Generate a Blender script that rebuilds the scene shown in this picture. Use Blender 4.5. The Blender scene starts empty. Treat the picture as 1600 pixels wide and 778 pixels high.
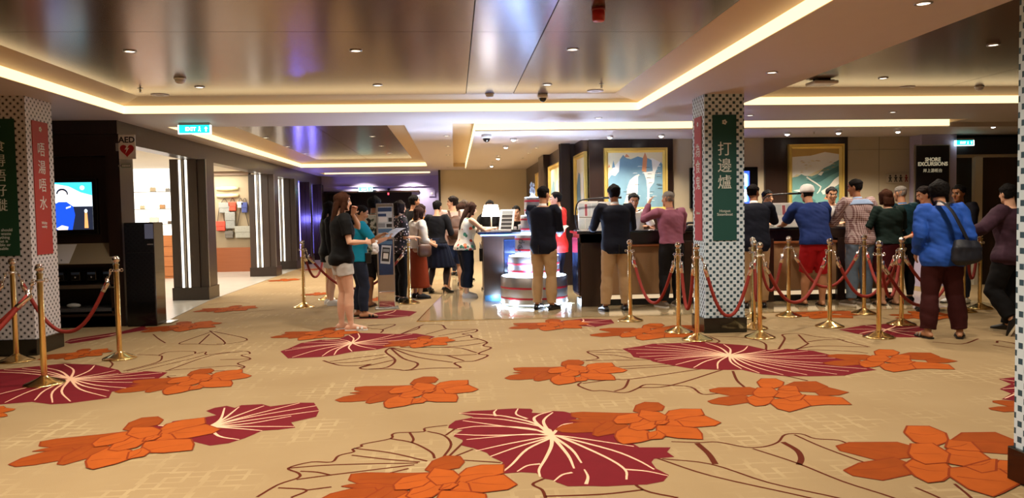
import bpy, bmesh, math, random
from mathutils import Vector, Matrix, noise
from mathutils.geometry import tessellate_polygon
rnd = random.Random(7)
SC = bpy.context.scene
COL = SC.collection
V = Vector

# ---------------------------------------------------------------- camera, world, exposure
FOC, HC = 1205.0, 1.38
YAW, PIT, ROLL = math.atan(89/FOC), math.atan(56.5/FOC), math.radians(1.0)
FW = V((math.sin(YAW)*math.cos(PIT), math.cos(YAW)*math.cos(PIT), -math.sin(PIT)))
R0 = V((math.cos(YAW), -math.sin(YAW), 0)); U0 = R0.cross(FW)
RT = R0*math.cos(ROLL) - U0*math.sin(ROLL); UP = U0*math.cos(ROLL) + R0*math.sin(ROLL)
CAM = V((0, 0, HC))
cd = bpy.data.cameras.new('camera'); cam = bpy.data.objects.new('camera', cd); COL.objects.link(cam)
cd.sensor_fit = 'HORIZONTAL'; cd.sensor_width = 36; cd.lens = 36*FOC/1600; cd.clip_start = .05; cd.clip_end = 200
cam.matrix_world = Matrix(((RT.x, UP.x, -FW.x, 0), (RT.y, UP.y, -FW.y, 0), (RT.z, UP.z, -FW.z, HC), (0, 0, 0, 1)))
SC.camera = cam
w = bpy.data.worlds.new('world'); SC.world = w; w.use_nodes = True
w.node_tree.nodes['Background'].inputs[0].default_value = (.9, .85, .8, 1)
w.node_tree.nodes['Background'].inputs[1].default_value = 0.0
SC.view_settings.view_transform = 'Standard'; SC.view_settings.look = 'None'
SC.view_settings.exposure = 0.62; SC.view_settings.gamma = 1.0; SC.view_settings.use_curve_mapping = False
SC.cycles.max_bounces = 7; SC.cycles.diffuse_bounces = 4; SC.cycles.glossy_bounces = 3; SC.cycles.transmission_bounces = 4
SC.cycles.sample_clamp_indirect = 4.0; SC.cycles.caustics_reflective = False; SC.cycles.caustics_refractive = False
SPOT_W = 84.0      # one recessed downlight
COVE_E = 1.05       # cove tape
WARM = (1.0, .86, .69)

# ---------------------------------------------------------------- helpers
def lin(h):
    if not isinstance(h, str): return tuple(h)[:3]
    h = h.lstrip('#'); out = []
    for i in (0, 2, 4):
        c = int(h[i:i+2], 16)/255
        out.append(c/12.92 if c <= .04045 else ((c+.055)/1.055)**2.4)
    return tuple(out)

def gp(px, py, z=0.0):                       # where the sight line of a photo pixel meets a level plane
    d = FW + RT*((px-800)/FOC) - UP*((py-389)/FOC)
    t = (z-HC)/d.z
    return CAM + d*t

MATS = {}
def new_mat(name):
    m = bpy.data.materials.new(name); m.use_nodes = True; MATS[name] = m
    nt = m.node_tree; return m, nt, nt.nodes['Principled BSDF']

def mat(name, col, rough=.5, metal=0.0, emit=None, es=0.0, var=.06, vscale=6.0, bump=0.0, bscale=60.0, spec=.5, coat=0.0, alpha=None, trans=0.0, sheen=0.0):
    if name in MATS: return MATS[name]
    m, nt, b = new_mat(name)
    c = lin(col); N = nt.nodes; L = nt.links
    tc = N.new('ShaderNodeTexCoord'); nz = N.new('ShaderNodeTexNoise'); nz.inputs['Scale'].default_value = vscale; nz.inputs['Detail'].default_value = 3
    L.new(tc.outputs['Object'], nz.inputs['Vector'])
    mx = N.new('ShaderNodeMix'); mx.data_type = 'RGBA'
    mx.inputs[6].default_value = (*[max(0, x*(1-var)) for x in c], 1); mx.inputs[7].default_value = (*[min(1, x*(1+var)) for x in c], 1)
    L.new(nz.outputs['Fac'], mx.inputs[0]); L.new(mx.outputs[2], b.inputs['Base Color'])
    b.inputs['Roughness'].default_value = rough; b.inputs['Metallic'].default_value = metal
    b.inputs['Specular IOR Level'].default_value = spec; b.inputs['Coat Weight'].default_value = coat
    if sheen: b.inputs['Sheen Weight'].default_value = sheen
    if trans: b.inputs['Transmission Weight'].default_value = trans
    if emit is not None:
        b.inputs['Emission Color'].default_value = (*lin(emit), 1); b.inputs['Emission Strength'].default_value = es
    if bump:
        n2 = N.new('ShaderNodeTexNoise'); n2.inputs['Scale'].default_value = bscale; n2.inputs['Detail'].default_value = 2
        L.new(tc.outputs['Object'], n2.inputs['Vector'])
        bp = N.new('ShaderNodeBump'); bp.inputs['Strength'].default_value = bump; bp.inputs['Distance'].default_value = .01
        L.new(n2.outputs['Fac'], bp.inputs['Height']); L.new(bp.outputs['Normal'], b.inputs['Normal'])
    return m

def mth(nt, op, a, b=None):
    n = nt.nodes.new('ShaderNodeMath'); n.operation = op
    for i, v in enumerate((a, b)):
        if v is None: continue
        if isinstance(v, (int, float)): n.inputs[i].default_value = v
        else: nt.links.new(v, n.inputs[i])
    return n.outputs[0]

def mixc(nt, fac, c1, c2):
    n = nt.nodes.new('ShaderNodeMix'); n.data_type = 'RGBA'
    for i, v in ((0, fac), (6, c1), (7, c2)):
        if isinstance(v, (int, float)): n.inputs[i].default_value = v
        elif isinstance(v, (str, tuple)): n.inputs[i].default_value = (*lin(v), 1)
        else: nt.links.new(v, n.inputs[i])
    return n.outputs[2]

def sep(nt, kind='Object'):
    tc = nt.nodes.new('ShaderNodeTexCoord'); s = nt.nodes.new('ShaderNodeSeparateXYZ')
    nt.links.new(tc.outputs[kind], s.inputs[0]); return s.outputs[0], s.outputs[1], s.outputs[2], tc.outputs[kind]

def checker_mat(name, base, dark, cell, fill, rough=.45, rim=None):
    m, nt, b = new_mat(name); x, y, z, _ = sep(nt)
    u = mth(nt, 'DIVIDE', mth(nt, 'ADD', x, y), cell); v = mth(nt, 'DIVIDE', z, cell)
    par = mth(nt, 'MODULO', mth(nt, 'ADD', mth(nt, 'ADD', mth(nt, 'FLOOR', u), mth(nt, 'FLOOR', v)), 4000), 2)
    fu = mth(nt, 'ABSOLUTE', mth(nt, 'SUBTRACT', mth(nt, 'FRACT', u), .5)); fv = mth(nt, 'ABSOLUTE', mth(nt, 'SUBTRACT', mth(nt, 'FRACT', v), .5))
    if rim: ins = mth(nt, 'LESS_THAN', mth(nt, 'ADD', fu, fv), fill)
    else: ins = mth(nt, 'LESS_THAN', mth(nt, 'MAXIMUM', fu, fv), fill)
    f = mth(nt, 'MULTIPLY', ins, mth(nt, 'GREATER_THAN', par, .5))
    c = mixc(nt, f, base, dark)
    if rim:
        g = mth(nt, 'LESS_THAN', mth(nt, 'ABSOLUTE', mth(nt, 'SUBTRACT', mth(nt, 'ADD', fu, fv), .62)), .06)
        c = mixc(nt, mth(nt, 'MULTIPLY', g, .55), c, dark)
    nt.links.new(c, b.inputs['Base Color']); b.inputs['Roughness'].default_value = rough
    return m

def wood_mat(name, c1, c2, rough=.35, scale=1.0, coat=.2, axis='Z'):
    if name in MATS: return MATS[name]
    m, nt, b = new_mat(name); x, y, z, o = sep(nt)
    mp = nt.nodes.new('ShaderNodeMapping'); nt.links.new(o, mp.inputs[0])
    mp.inputs['Scale'].default_value = (14*scale, 14*scale, .6*scale) if axis == 'Z' else (.6*scale, 14*scale, 14*scale)
    nz = nt.nodes.new('ShaderNodeTexNoise'); nz.inputs['Scale'].default_value = 2.2; nz.inputs['Detail'].default_value = 5
    nt.links.new(mp.outputs[0], nz.inputs['Vector'])
    nt.links.new(mixc(nt, nz.outputs['Fac'], c1, c2), b.inputs['Base Color'])
    b.inputs['Roughness'].default_value = rough; b.inputs['Coat Weight'].default_value = coat; b.inputs['Coat Roughness'].default_value = .2
    return m

def emit_mat(name, col, strength):
    if name in MATS: return MATS[name]
    m, nt, b = new_mat(name); b.inputs['Base Color'].default_value = (*lin(col), 1)
    b.inputs['Emission Color'].default_value = (*lin(col), 1); b.inputs['Emission Strength'].default_value = strength
    b.inputs['Roughness'].default_value = .6
    return m

class MB:
    def __init__(s): s.v = []; s.f = []; s.m = []
    def add(s, vs, fs, mi=0):
        o = len(s.v); s.v += [tuple(p) for p in vs]
        for f in fs: s.f.append([i+o for i in f]); s.m.append(mi)
        return s
    def box(s, a, b, mi=0):
        x0, y0, z0 = (min(a[i], b[i]) for i in range(3)); x1, y1, z1 = (max(a[i], b[i]) for i in range(3))
        return s.add([(x0,y0,z0),(x1,y0,z0),(x1,y1,z0),(x0,y1,z0),(x0,y0,z1),(x1,y0,z1),(x1,y1,z1),(x0,y1,z1)],
                     [(3,2,1,0),(4,5,6,7),(0,1,5,4),(1,2,6,5),(2,3,7,6),(3,0,4,7)], mi)
    def rbox(s, a, b, r=.01, mi=0):          # box with its vertical and horizontal edges eased
        bm = bmesh.new(); bmesh.ops.create_cube(bm, size=1)
        for v in bm.verts: v.co = V([(a[i]+b[i])/2 + v.co[i]*abs(b[i]-a[i]) for i in range(3)])
        bmesh.ops.bevel(bm, geom=bm.edges[:], offset=r, segments=2, affect='EDGES', profile=.5)
        bm.verts.index_update(); s.add([v.co.copy() for v in bm.verts], [[v.index for v in f.verts] for f in bm.faces], mi); bm.free(); return s
    def quad(s, a, b, c, d, mi=0): return s.add([a, b, c, d], [(0, 1, 2, 3)], mi)
    def lathe(s, prof, c=(0,0,0), seg=24, mi=0, sy=1.0):
        vs = []; fs = []; n = len(prof)
        for r, z in prof:
            for k in range(seg):
                t = 2*math.pi*k/seg; vs.append((c[0]+r*math.cos(t), c[1]+r*math.sin(t)*sy, c[2]+z))
        for i in range(n-1):
            for k in range(seg):
                a = i*seg+k; b = i*seg+(k+1) % seg; fs.append((a, b, b+seg, a+seg))
        fs.append(tuple(range(seg))[::-1]); fs.append(tuple((n-1)*seg+k for k in range(seg)))
        return s.add(vs, fs, mi)
    def tube(s, pts, rad, seg=10, mi=0, side=None, cap=True, power=2.0):
        pts = [V(p) for p in pts]; n = len(pts)
        if not isinstance(rad, (list, tuple)): rad = [rad]*n
        vs = []; fs = []; ref = V(side) if side is not None else None
        for i, p in enumerate(pts):
            t = (pts[min(i+1, n-1)]-pts[max(i-1, 0)])
            t = t.normalized() if t.length > 1e-9 else V((0, 0, 1))
            if ref is None:
                ref = V((1, 0, 0)) if abs(t.x) < .8 else V((0, 1, 0))
            a = ref - t*ref.dot(t)
            if a.length < 1e-4: a = V((1,0,0)) - t*t.x
            if a.length < 1e-4: a = V((0,1,0)) - t*t.y
            a.normalize(); bb = t.cross(a)
            if side is None: ref = a
            r = rad[i]; ra, rb = (r, r) if isinstance(r, (int, float)) else r
            for k in range(seg):
                q = 2*math.pi*k/seg; c, sn = math.cos(q), math.sin(q)
                if power != 2.0:
                    c = math.copysign(abs(c)**(2/power), c); sn = math.copysign(abs(sn)**(2/power), sn)
                vs.append(p + a*(ra*c) + bb*(rb*sn))
        for i in range(n-1):
            for k in range(seg):
                a = i*seg+k; b = i*seg+(k+1) % seg; fs.append((a, b, b+seg, a+seg))
        if cap:
            fs.append(tuple(range(seg))[::-1]); fs.append(tuple((n-1)*seg+k for k in range(seg)))
        return s.add(vs, fs, mi)
    def ell(s, c, r, seg=12, rings=8, mi=0, rot=None):
        vs = []; fs = []
        M = rot or Matrix.Identity(3)
        for i in range(rings+1):
            t = math.pi*i/rings
            for k in range(seg):
                q = 2*math.pi*k/seg
                vs.append(V(c) + M @ V((r[0]*math.sin(t)*math.cos(q), r[1]*math.sin(t)*math.sin(q), -r[2]*math.cos(t))))
        for i in range(rings):
            for k in range(seg):
                a = i*seg+k; b = i*seg+(k+1) % seg; fs.append((a, b, b+seg, a+seg))
        return s.add(vs, fs, mi)
    def poly(s, pts, mi=0):                   # any simple outline, filled
        pts = [V(p) for p in pts]
        return s.add(pts, [tuple(t) for t in tessellate_polygon([pts])], mi)
    def plate(s, pts, off, mi=0):             # filled outline given a thickness
        pts = [V(p) for p in pts]; off = V(off); n = len(pts); tr = tessellate_polygon([pts])
        s.add(pts + [p+off for p in pts], [tuple(t) for t in tr] + [tuple(i+n for i in reversed(t)) for t in tr] +
              [(i, (i+1) % n, (i+1) % n+n, i+n) for i in range(n)], mi)
        return s
    def xf(s, M, i0=0):
        s.v = s.v[:i0] + [tuple(M @ V(p)) for p in s.v[i0:]]; return s
    def mesh(s, name, mats):
        me = bpy.data.meshes.new(name); me.from_pydata([tuple(p) for p in s.v], [], s.f)
        for m in (mats if isinstance(mats, (list, tuple)) else [mats]): me.materials.append(m)
        me.polygons.foreach_set('material_index', s.m); me.update(); return me
    def build(s, name, mats, parent=None, smooth=False, bevel=0.0, fix=True):
        me = s.mesh(name, mats)
        if fix:
            bm = bmesh.new(); bm.from_mesh(me); bmesh.ops.recalc_face_normals(bm, faces=bm.faces[:]); bm.to_mesh(me); bm.free()
        if smooth:
            me.polygons.foreach_set('use_smooth', [True]*len(me.polygons))
            if smooth == 'auto': me.set_sharp_from_angle(angle=math.radians(38))
        o = bpy.data.objects.new(name, me); COL.objects.link(o)
        if parent is not None: o.parent = parent
        return o

def tag(o, label, cat, group=None, kind=None):
    if label: o['label'] = label
    if cat: o['category'] = cat
    if group: o['group'] = group
    if kind: o['kind'] = kind
    return o
def struct(o): o['kind'] = 'structure'; return o
def thing(name, label, cat, loc=(0,0,0), rz=0.0, group=None):
    o = bpy.data.objects.new(name, None); COL.objects.link(o); o.location = loc; o.rotation_euler = (0, 0, rz); o.empty_display_size = .1
    return tag(o, label, cat, group)
def dup(root, loc, rz=0.0, label=None, group=None):
    r = root.copy(); COL.objects.link(r); r.location = loc; r.rotation_euler = (0, 0, rz)
    if label: r['label'] = label
    if group: r['group'] = group
    for ch in list(root.children):
        c = ch.copy(); COL.objects.link(c); c.parent = r
        for g in list(ch.children):
            d = g.copy(); COL.objects.link(d); d.parent = c
    return r
def text(body, size, M, m, parent, name='lettering', depth=.002, align='CENTER', spacing=1.0, bold=0.0, line=1.0):
    c = bpy.data.curves.new(name, 'FONT'); c.body = body; c.size = size; c.extrude = depth; c.align_x = align; c.align_y = 'CENTER'
    c.space_character = spacing; c.offset = bold; c.space_line = line; c.resolution_u = 3
    t = bpy.data.objects.new(name, c); COL.objects.link(t); bpy.context.view_layer.update()
    me = bpy.data.meshes.new_from_object(t.evaluated_get(bpy.context.evaluated_depsgraph_get()))
    bpy.data.objects.remove(t); bpy.data.curves.remove(c)
    me.name = name; me.transform(M); me.materials.clear(); me.materials.append(m)
    o = bpy.data.objects.new(name, me); COL.objects.link(o); o.parent = parent
    return o
def facing_cam(x, y, z): return Matrix.Translation((x, y, z)) @ Matrix.Rotation(math.pi/2, 4, 'X')     # text plane seen from -Y
def facing_px(x, y, z): return Matrix.Translation((x, y, z)) @ Matrix.Rotation(math.pi/2, 4, 'Z') @ Matrix.Rotation(math.pi/2, 4, 'X')   # from +X
def facing_nx(x, y, z): return Matrix.Translation((x, y, z)) @ Matrix.Rotation(-math.pi/2, 4, 'Z') @ Matrix.Rotation(math.pi/2, 4, 'X')  # from -X

def smooth_line(pts, sub=4):
    if len(pts) < 3: return [V(p) for p in pts]
    P = [V(p) for p in pts]; P = [2*P[0]-P[1]] + P + [2*P[-1]-P[-2]]; out = []
    for i in range(1, len(P)-2):
        for k in range(sub):
            t = k/sub; a, b, c, d = P[i-1:i+3]
            out.append(.5*((2*b) + (c-a)*t + (2*a-5*b+4*c-d)*t*t + (3*b-a-3*c+d)*t**3))
    out.append(P[-2]); return out

# ---------------------------------------------------------------- materials of the room
M_soffit = mat('soffit paint', '#c3b7b0', .55, var=.03)
M_panel = mat('brown satin ceiling metal', '#806658', .22, metal=.7, var=.05, vscale=1.2)
M_seam = mat('seam shadow gap', '#1c1512', .8)
M_riser = mat('cove riser paint', '#bfa47e', .5, var=.03)
M_cove = emit_mat('warm cove tape', (1.0, .82, .45), COVE_E)
M_dwood = wood_mat('dark espresso wood', '#1d110b', '#2f1d14', .3)
M_dwood2 = wood_mat('dark brown facade wood', '#2c1f17', '#43322a', .38)
M_beige = mat('beige wall covering', '#c0b093', .6, var=.03, vscale=2)
M_beige2 = mat('cream wall panel', '#c8baa0', .55, var=.03, vscale=2)
M_lilac = mat('pale lilac wall paint', '#b4aac9', .6, var=.03)
M_black = mat('matt black', '#0b0a0a', .5)
M_gloss = mat('gloss black', '#0a0909', .18, coat=.3)
M_steel = mat('brushed steel', '#b9b7b4', .28, metal=1.0)
M_chrome = mat('chrome', '#e6e2de', .08, metal=1.0, var=.01)
M_brass = mat('polished brass', '#efd190', .16, metal=1.0, var=.05)
M_white = mat('white enamel', '#e4e1dc', .4)
M_trimw = wood_mat('orange brown wood', '#8c4f2a', '#a8663a', .35, axis='X')
M_gold = mat('gilt frame', '#d9b961', .35, metal=.55, var=.1, bump=.15)

# ---------------------------------------------------------------- floor: patterned carpet
def carpet_mat():
    m, nt, b = new_mat('beige carpet with fretwork'); x, y, z, o = sep(nt)
    n1 = nt.nodes.new('ShaderNodeTexNoise'); n1.inputs['Scale'].default_value = 1.1; n1.inputs['Detail'].default_value = 4; nt.links.new(o, n1.inputs['Vector'])
    mp = nt.nodes.new('ShaderNodeMapping'); mp.inputs['Scale'].default_value = (9, .8, 1); nt.links.new(o, mp.inputs[0])
    n2 = nt.nodes.new('ShaderNodeTexNoise'); n2.inputs['Scale'].default_value = 1.5; n2.inputs['Detail'].default_value = 3; nt.links.new(mp.outputs[0], n2.inputs['Vector'])
    c = mixc(nt, n1.outputs['Fac'], '#866e4e', '#a38e6b')
    c = mixc(nt, mth(nt, 'MULTIPLY', n2.outputs['Fac'], .45), c, '#98805a')
    # woven fretwork: broken rectangular outlines, tone on tone
    def lines(sc, ph, wd):
        u = mth(nt, 'ADD', mth(nt, 'MULTIPLY', x, sc), ph); v = mth(nt, 'ADD', mth(nt, 'MULTIPLY', y, sc*1.3), ph*1.7)
        fu = mth(nt, 'ABSOLUTE', mth(nt, 'SUBTRACT', mth(nt, 'FRACT', u), .5)); fv = mth(nt, 'ABSOLUTE', mth(nt, 'SUBTRACT', mth(nt, 'FRACT', v), .5))
        mxx = mth(nt, 'MAXIMUM', fu, fv)
        return mth(nt, 'LESS_THAN', mth(nt, 'ABSOLUTE', mth(nt, 'SUBTRACT', mxx, .34)), wd)
    l = mth(nt, 'MAXIMUM', lines(3.1, 0.0, .035), lines(3.1, .37, .035))
    n3 = nt.nodes.new('ShaderNodeTexNoise'); n3.inputs['Scale'].default_value = 1.6; n3.inputs['Detail'].default_value = 2; nt.links.new(o, n3.inputs['Vector'])
    g = mth(nt, 'MULTIPLY', mth(nt, 'SUBTRACT', n3.outputs['Fac'], .50), 5.0)
    cl = nt.nodes.new('ShaderNodeClamp'); nt.links.new(g, cl.inputs[0])
    c = mixc(nt, mth(nt, 'MULTIPLY', mth(nt, 'MULTIPLY', l, cl.outputs[0]), .5), c, '#b8a47c')
    nt.links.new(c, b.inputs['Base Color']); b.inputs['Roughness'].default_value = .9; b.inputs['Specular IOR Level'].default_value = .15
    n4 = nt.nodes.new('ShaderNodeTexNoise'); n4.inputs['Scale'].default_value = 260; nt.links.new(o, n4.inputs['Vector'])
    bp = nt.nodes.new('ShaderNodeBump'); bp.inputs['Strength'].default_value = .35; bp.inputs['Distance'].default_value = .006
    nt.links.new(n4.outputs['Fac'], bp.inputs['Height']); nt.links.new(bp.outputs['Normal'], b.inputs['Normal'])
    return m
CARPET = [carpet_mat(), mat('carpet burgundy', '#68171f', .92, var=.12, vscale=9, spec=.1), mat('carpet cream vein', '#dcb193', .92, spec=.1),
          mat('carpet dark brown line', '#54200f', .92, spec=.1), mat('carpet orange', '#a04d17', .92, var=.2, vscale=7, spec=.1), mat('carpet rust line', '#7c300e', .92, spec=.1), mat('carpet deep orange', '#873d0f', .92, var=.2, vscale=7, spec=.1)]
fl = MB(); fl.quad((-6.6, -5.2, 0), (10.6, -5.2, 0), (10.6, 26, 0), (-6.6, 26, 0), 0)
def zs(org, sc, pts): return [(org[0]+x/sc, org[1]+y/sc) for x, y in pts]
def onfloor(pts, z): return [gp(x, y, 0) + V((0, 0, z)) for x, y in pts]
RZ = [0.0]
def ribbon(pts, wd, z, mi, sub=4, taper=True, world=False):
    L = pts if world else [gp(x, y, 0) for x, y in pts]
    L = smooth_line(L, sub); n = len(L); vs = []; RZ[0] += 2e-6; z = z + RZ[0] if mi == 2 else z
    for i, p in enumerate(L):
        t = L[min(i+1, n-1)] - L[max(i-1, 0)]
        if t.length < 1e-6: t = V((1, 0, 0))
        nn = V((-t.y, t.x, 0)).normalized(); k = wd/2*((1-.6*i/(n-1)) if taper else 1)
        vs += [V((p.x, p.y, z)) + nn*k, V((p.x, p.y, z)) - nn*k]
    fl.add(vs, [(2*i, 2*i+1, 2*i+3, 2*i+2) for i in range(n-1)], mi)
# lotus flowers: two woven motifs, each a set of overlapping petals
FA = [[(640,478),(645,462),(700,457),(870,455),(1000,450),(1000,480),(840,490),(700,490)], [(605,498),(640,492),(720,487),(840,490),(800,505),(640,500)],
      [(515,540),(560,522),(640,507),(735,502),(760,520),(690,543),(600,550),(540,550)], [(700,555),(720,530),(790,500),(850,495),(900,515),(830,540),(720,560)],
      [(975,440),(1000,415),(1050,400),(1110,400),(1130,415),(1110,432),(1040,440),(1000,445)], [(1120,460),(1160,435),(1220,425),(1312,422),(1312,445),(1240,460),(1170,475),(1100,480)],
      [(1170,475),(1240,460),(1320,452),(1375,477),(1340,490),(1240,500),(1190,498)], [(1100,500),(1130,475),(1165,480),(1180,500),(1140,512),(1080,510)],
      [(1040,540),(1060,505),(1170,505),(1240,510),(1248,530),(1238,552),(1130,552),(1060,545)], [(810,560),(830,540),(900,515),(980,535),(975,565),(920,578),(835,590),(815,582)],
      [(975,565),(985,540),(1040,528),(1065,545),(1040,560)], [(905,520),(930,495),(990,480),(1040,485),(1050,500),(1010,520),(940,528)],
      [(840,490),(870,470),(940,458),(990,455),(1000,470),(960,490),(900,500),(850,502)], [(985,465),(1010,440),(1090,445),(1120,460),(1100,480),(1030,485)], [(1045,500),(1060,485),(1100,480),(1120,485),(1090,497)]]
FB = [[(100,335),(140,327),(270,325),(310,335),(300,355),(200,365),(140,352),(105,345)], [(92,390),(140,375),(240,362),(272,375),(262,395),(180,408),(110,400)],
      [(450,320),(500,300),(590,298),(640,320),(600,345),(500,340)], [(600,345),(650,325),(742,348),(700,360),(620,362)], [(520,385),(560,365),(650,368),(710,375),(750,405),(640,405),(560,412)],
      [(322,300),(340,285),(400,285),(435,300),(430,318),(380,330),(335,320)], [(270,378),(300,366),(380,368),(395,390),(350,408),(310,412),(285,400)], [(388,400),(400,385),(470,380),(530,385),(560,412),(500,430),(470,438),(420,425)],
      [(440,375),(470,360),(540,362),(520,385),(480,390)], [(400,350),(440,333),(500,340),(520,360),(440,375),(405,370)], [(300,350),(320,330),(380,328),(410,350),(390,368),(330,372),(305,362)], [(420,335),(440,318),(500,322),(510,342),(450,340)]]
FA = [[gp(*p) for p in zs((400,490), 4.0, q)] for q in FA]; FB = [[gp(*p) for p in zs((1080,500), 3.077, q)] for q in FB]
A_L, A_R = gp(528.75, 625), gp(743.75, 609.25); B_L, B_R = gp(1109.9, 626.7), gp(1323.7, 631.6)
def cx(p): return complex(p.x, p.y)
def flower(kind, l, r, flip=False):
    P, L0, R0_ = (FA, A_L, A_R) if kind == 'A' else (FB, B_L, B_R)
    a, b_ = cx(L0), cx(R0_); c, d = cx(gp(*l)), cx(gp(*r)); k = (d-c)/(b_-a)
    for i, q in enumerate(P):
        out = []
        for p in q:
            zc = (cx(p)-a)/(b_-a)
            if flip: zc = zc.conjugate()
            zc = c + zc*(d-c); out.append(V((zc.real, zc.imag, 0)))
        cc = sum(out, V())/len(out); out = [cc+(p-cc)*1.13 for p in out]; z = .0020+.00035*i
        fl.poly([p + V((0, 0, z)) for p in out], 6 if i < len(P)*.3 else 4)
        ribbon([cc+(out[0]-cc)*.75, cc, cc+(out[len(out)//2]-cc)*.6], .008*min(1.2, abs(k)), z+.0001, 5, 2, True, True)
        ribbon(out + [out[0]], .011*min(1.2, abs(k)), z+.00015, 5, 1, False, True)
def leaf(org, sc, outline, center, veins=(), auto=0):
    pts = zs(org, sc, outline); fl.poly(onfloor(pts, .0012), 1)
    for v in veins: ribbon(zs(org, sc, [center]+list(v)), .026, .0016, 2)
    if auto:
        c = gp(*zs(org, sc, [center])[0])
        for i in range(0, len(pts), auto):
            e = gp(*pts[i]); mid = (c+e)/2 + V(((e-c).y, -(e-c).x, 0))*.06
            ribbon([c, mid, c+(e-c)*.94], .024, .0016, 2, 4, True, True)
def outl(org, sc, lines, wd=.022):
    for l in lines: ribbon(zs(org, sc, l), wd, .0008, 3, 4, False)
z1 = ((680,610), 3.478)
leaf(*z1, [(130,125),(200,112),(300,108),(340,103),(440,98),(520,100),(530,108),(525,122),(600,125),(640,112),(700,115),(770,132),(775,140),(760,165),(900,205),(1040,270),(1110,310),(1280,310),(1260,335),(1300,362),(1190,372),(1175,390),(1200,425),(1270,460),(1240,495),(1150,512),(1050,515),(930,522),(830,520),(720,522),(660,500),(640,488),(590,480),(550,450),(470,445),(380,452),(335,452),(330,430),(370,392),(300,360),(280,340),(210,315),(145,300),(150,270),(100,250),(110,238),(150,215),(70,205),(75,190),(110,165),(180,152),(210,145)], (632,245),
     [[(540,180),(400,145),(320,135),(240,130),(130,125)],[(600,205),(380,160),(200,150)],[(600,225),(370,195),(150,165)],[(500,205),(250,195),(120,210)],[(560,240),(270,245),(100,238)],[(480,240),(170,268)],[(620,250),(400,290),(220,330)],[(600,262),(440,310),(300,360)],[(620,262),(500,320),(420,400),(360,450)],[(632,300),(600,370),(565,430),(570,470)],[(720,350),(755,425)],[(740,320),(795,395)],[(690,258),(920,360),(1030,430),(1040,485)],[(690,255),(960,325),(1100,380),(1190,430)],[(700,250),(850,270),(1080,305)],[(590,180),(600,150),(640,120)],[(690,190),(750,178)],[(540,165),(560,135),(630,115)]])
for v in ([(500,155),(440,130),(450,100)],[(1030,430),(1150,440),(1265,465)],[(745,447),(690,460),(645,495)],[(820,510),(830,470),(810,430)],[(570,400),(500,410),(445,442)],[(330,140),(320,120),(335,104)]): ribbon(zs(*z1, v), .02, .0016, 2)
z3 = ((0,600), 3.077)
leaf(*z3, [(520,272),(570,250),(600,232),(680,212),(740,198),(800,207),(830,180),(880,172),(960,165),(1040,150),(990,130),(1030,115),(1090,105),(1130,115),(1160,102),(1260,97),(1300,108),(1400,95),(1440,90),(1510,90),(1535,128),(1520,158),(1400,185),(1420,210),(1340,220),(1260,225),(1180,260),(1100,285),(1010,297),(940,280),(850,260),(700,275),(560,278)], (1010,205),
     [[(1060,170),(1080,115)],[(1080,165),(1150,110)],[(1120,160),(1270,105)],[(1150,165),(1440,92)],[(1200,160),(1520,105)],[(1200,175),(1535,128)],[(1200,190),(1400,155)],[(1200,205),(1415,205)],[(1150,215),(1260,225)],[(1050,250),(1150,268)],[(960,220),(920,240)],[(900,230),(800,262)],[(940,215),(850,205),(760,200)],[(850,225),(660,215)],[(820,240),(700,240),(580,245)]])
leaf((0,0), 1, [(972,545),(1000,541),(1020,537),(1060,536),(1100,534),(1130,537),(1170,540),(1200,547),(1230,545),(1270,548),(1300,555),(1320,560),(1340,570),(1370,578),(1340,582),(1320,587),(1270,588),(1230,588),(1190,585),(1160,578),(1120,578),(1080,576),(1050,571),(1020,565),(1015,562),(990,558),(985,552)], (1140,555), auto=1)
leaf((0,0), 1, [(-60,580),(0,577),(30,575),(60,572),(100,568),(150,570),(185,578),(190,583),(230,580),(262,582),(250,590),(235,598),(210,608),(175,612),(170,622),(110,630),(80,632),(50,628),(0,632),(-60,632)], (110,592), auto=1)
leaf((0,0), 1, [(438,549),(450,545),(470,536),(500,531),(530,530),(545,523),(560,520),(620,522),(650,521),(680,526),(660,535),(620,540),(590,546),(550,550),(520,556),(500,558),(450,560)], (550,536), auto=1)
leaf((0,0), 1, [(1310,515),(1350,508),(1400,505),(1440,510),(1450,520),(1440,527),(1380,527),(1340,522)], (1385,515), auto=1)
leaf((0,0), 1, [(553,498),(580,490),(620,484),(652,487),(640,494),(600,498)], (600,492), auto=2)
leaf((0,0), 1, [(100,535),(110,530),(150,524),(190,518),(225,509),(232,515),(190,522),(150,531),(110,537)], (170,524), auto=3)
leaf((0,0), 1, [(870,502),(910,498),(955,499),(960,505),(930,511),(890,508)], (910,503), auto=1)
leaf((0,0), 1, [(1560,592),(1600,588),(1660,590),(1680,620),(1600,628),(1565,624),(1580,615),(1562,608),(1580,600)], (1640,606), auto=1)
for k, l, r in (('A',(528,625),(744,609)),('A',(872,671),(1122,661)),('A',(502,782),(803,758)),('A',(20,725),(340,672)),('A',(183,612),(390,588)),('A',(792,591),(977,579)),('A',(425,527),(560,520)),('A',(600,541),(710,532)),
                ('B',(1110,627),(1325,632)),('B',(1325,735),(1690,752)),('B',(1290,567),(1487,577)),('A',(797,513),(920,506)),('B',(925,523),(1085,527)),('A',(60,562),(175,549)),('A',(222,519),(345,505)),('A',(303,487),(402,481)),
                ('B',(1215,492),(1330,497)),('B',(1400,497),(1500,497)),('A',(-120,668),(22,640)),('B',(1548,638),(1720,655)),('A',(470,462),(520,458)),('A',(420,440),(470,436)),('A',(560,470),(620,466)),('A',(470,423),(505,420))): flower(k, l, r)
z2 = ((380,640), 3.478)
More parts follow.
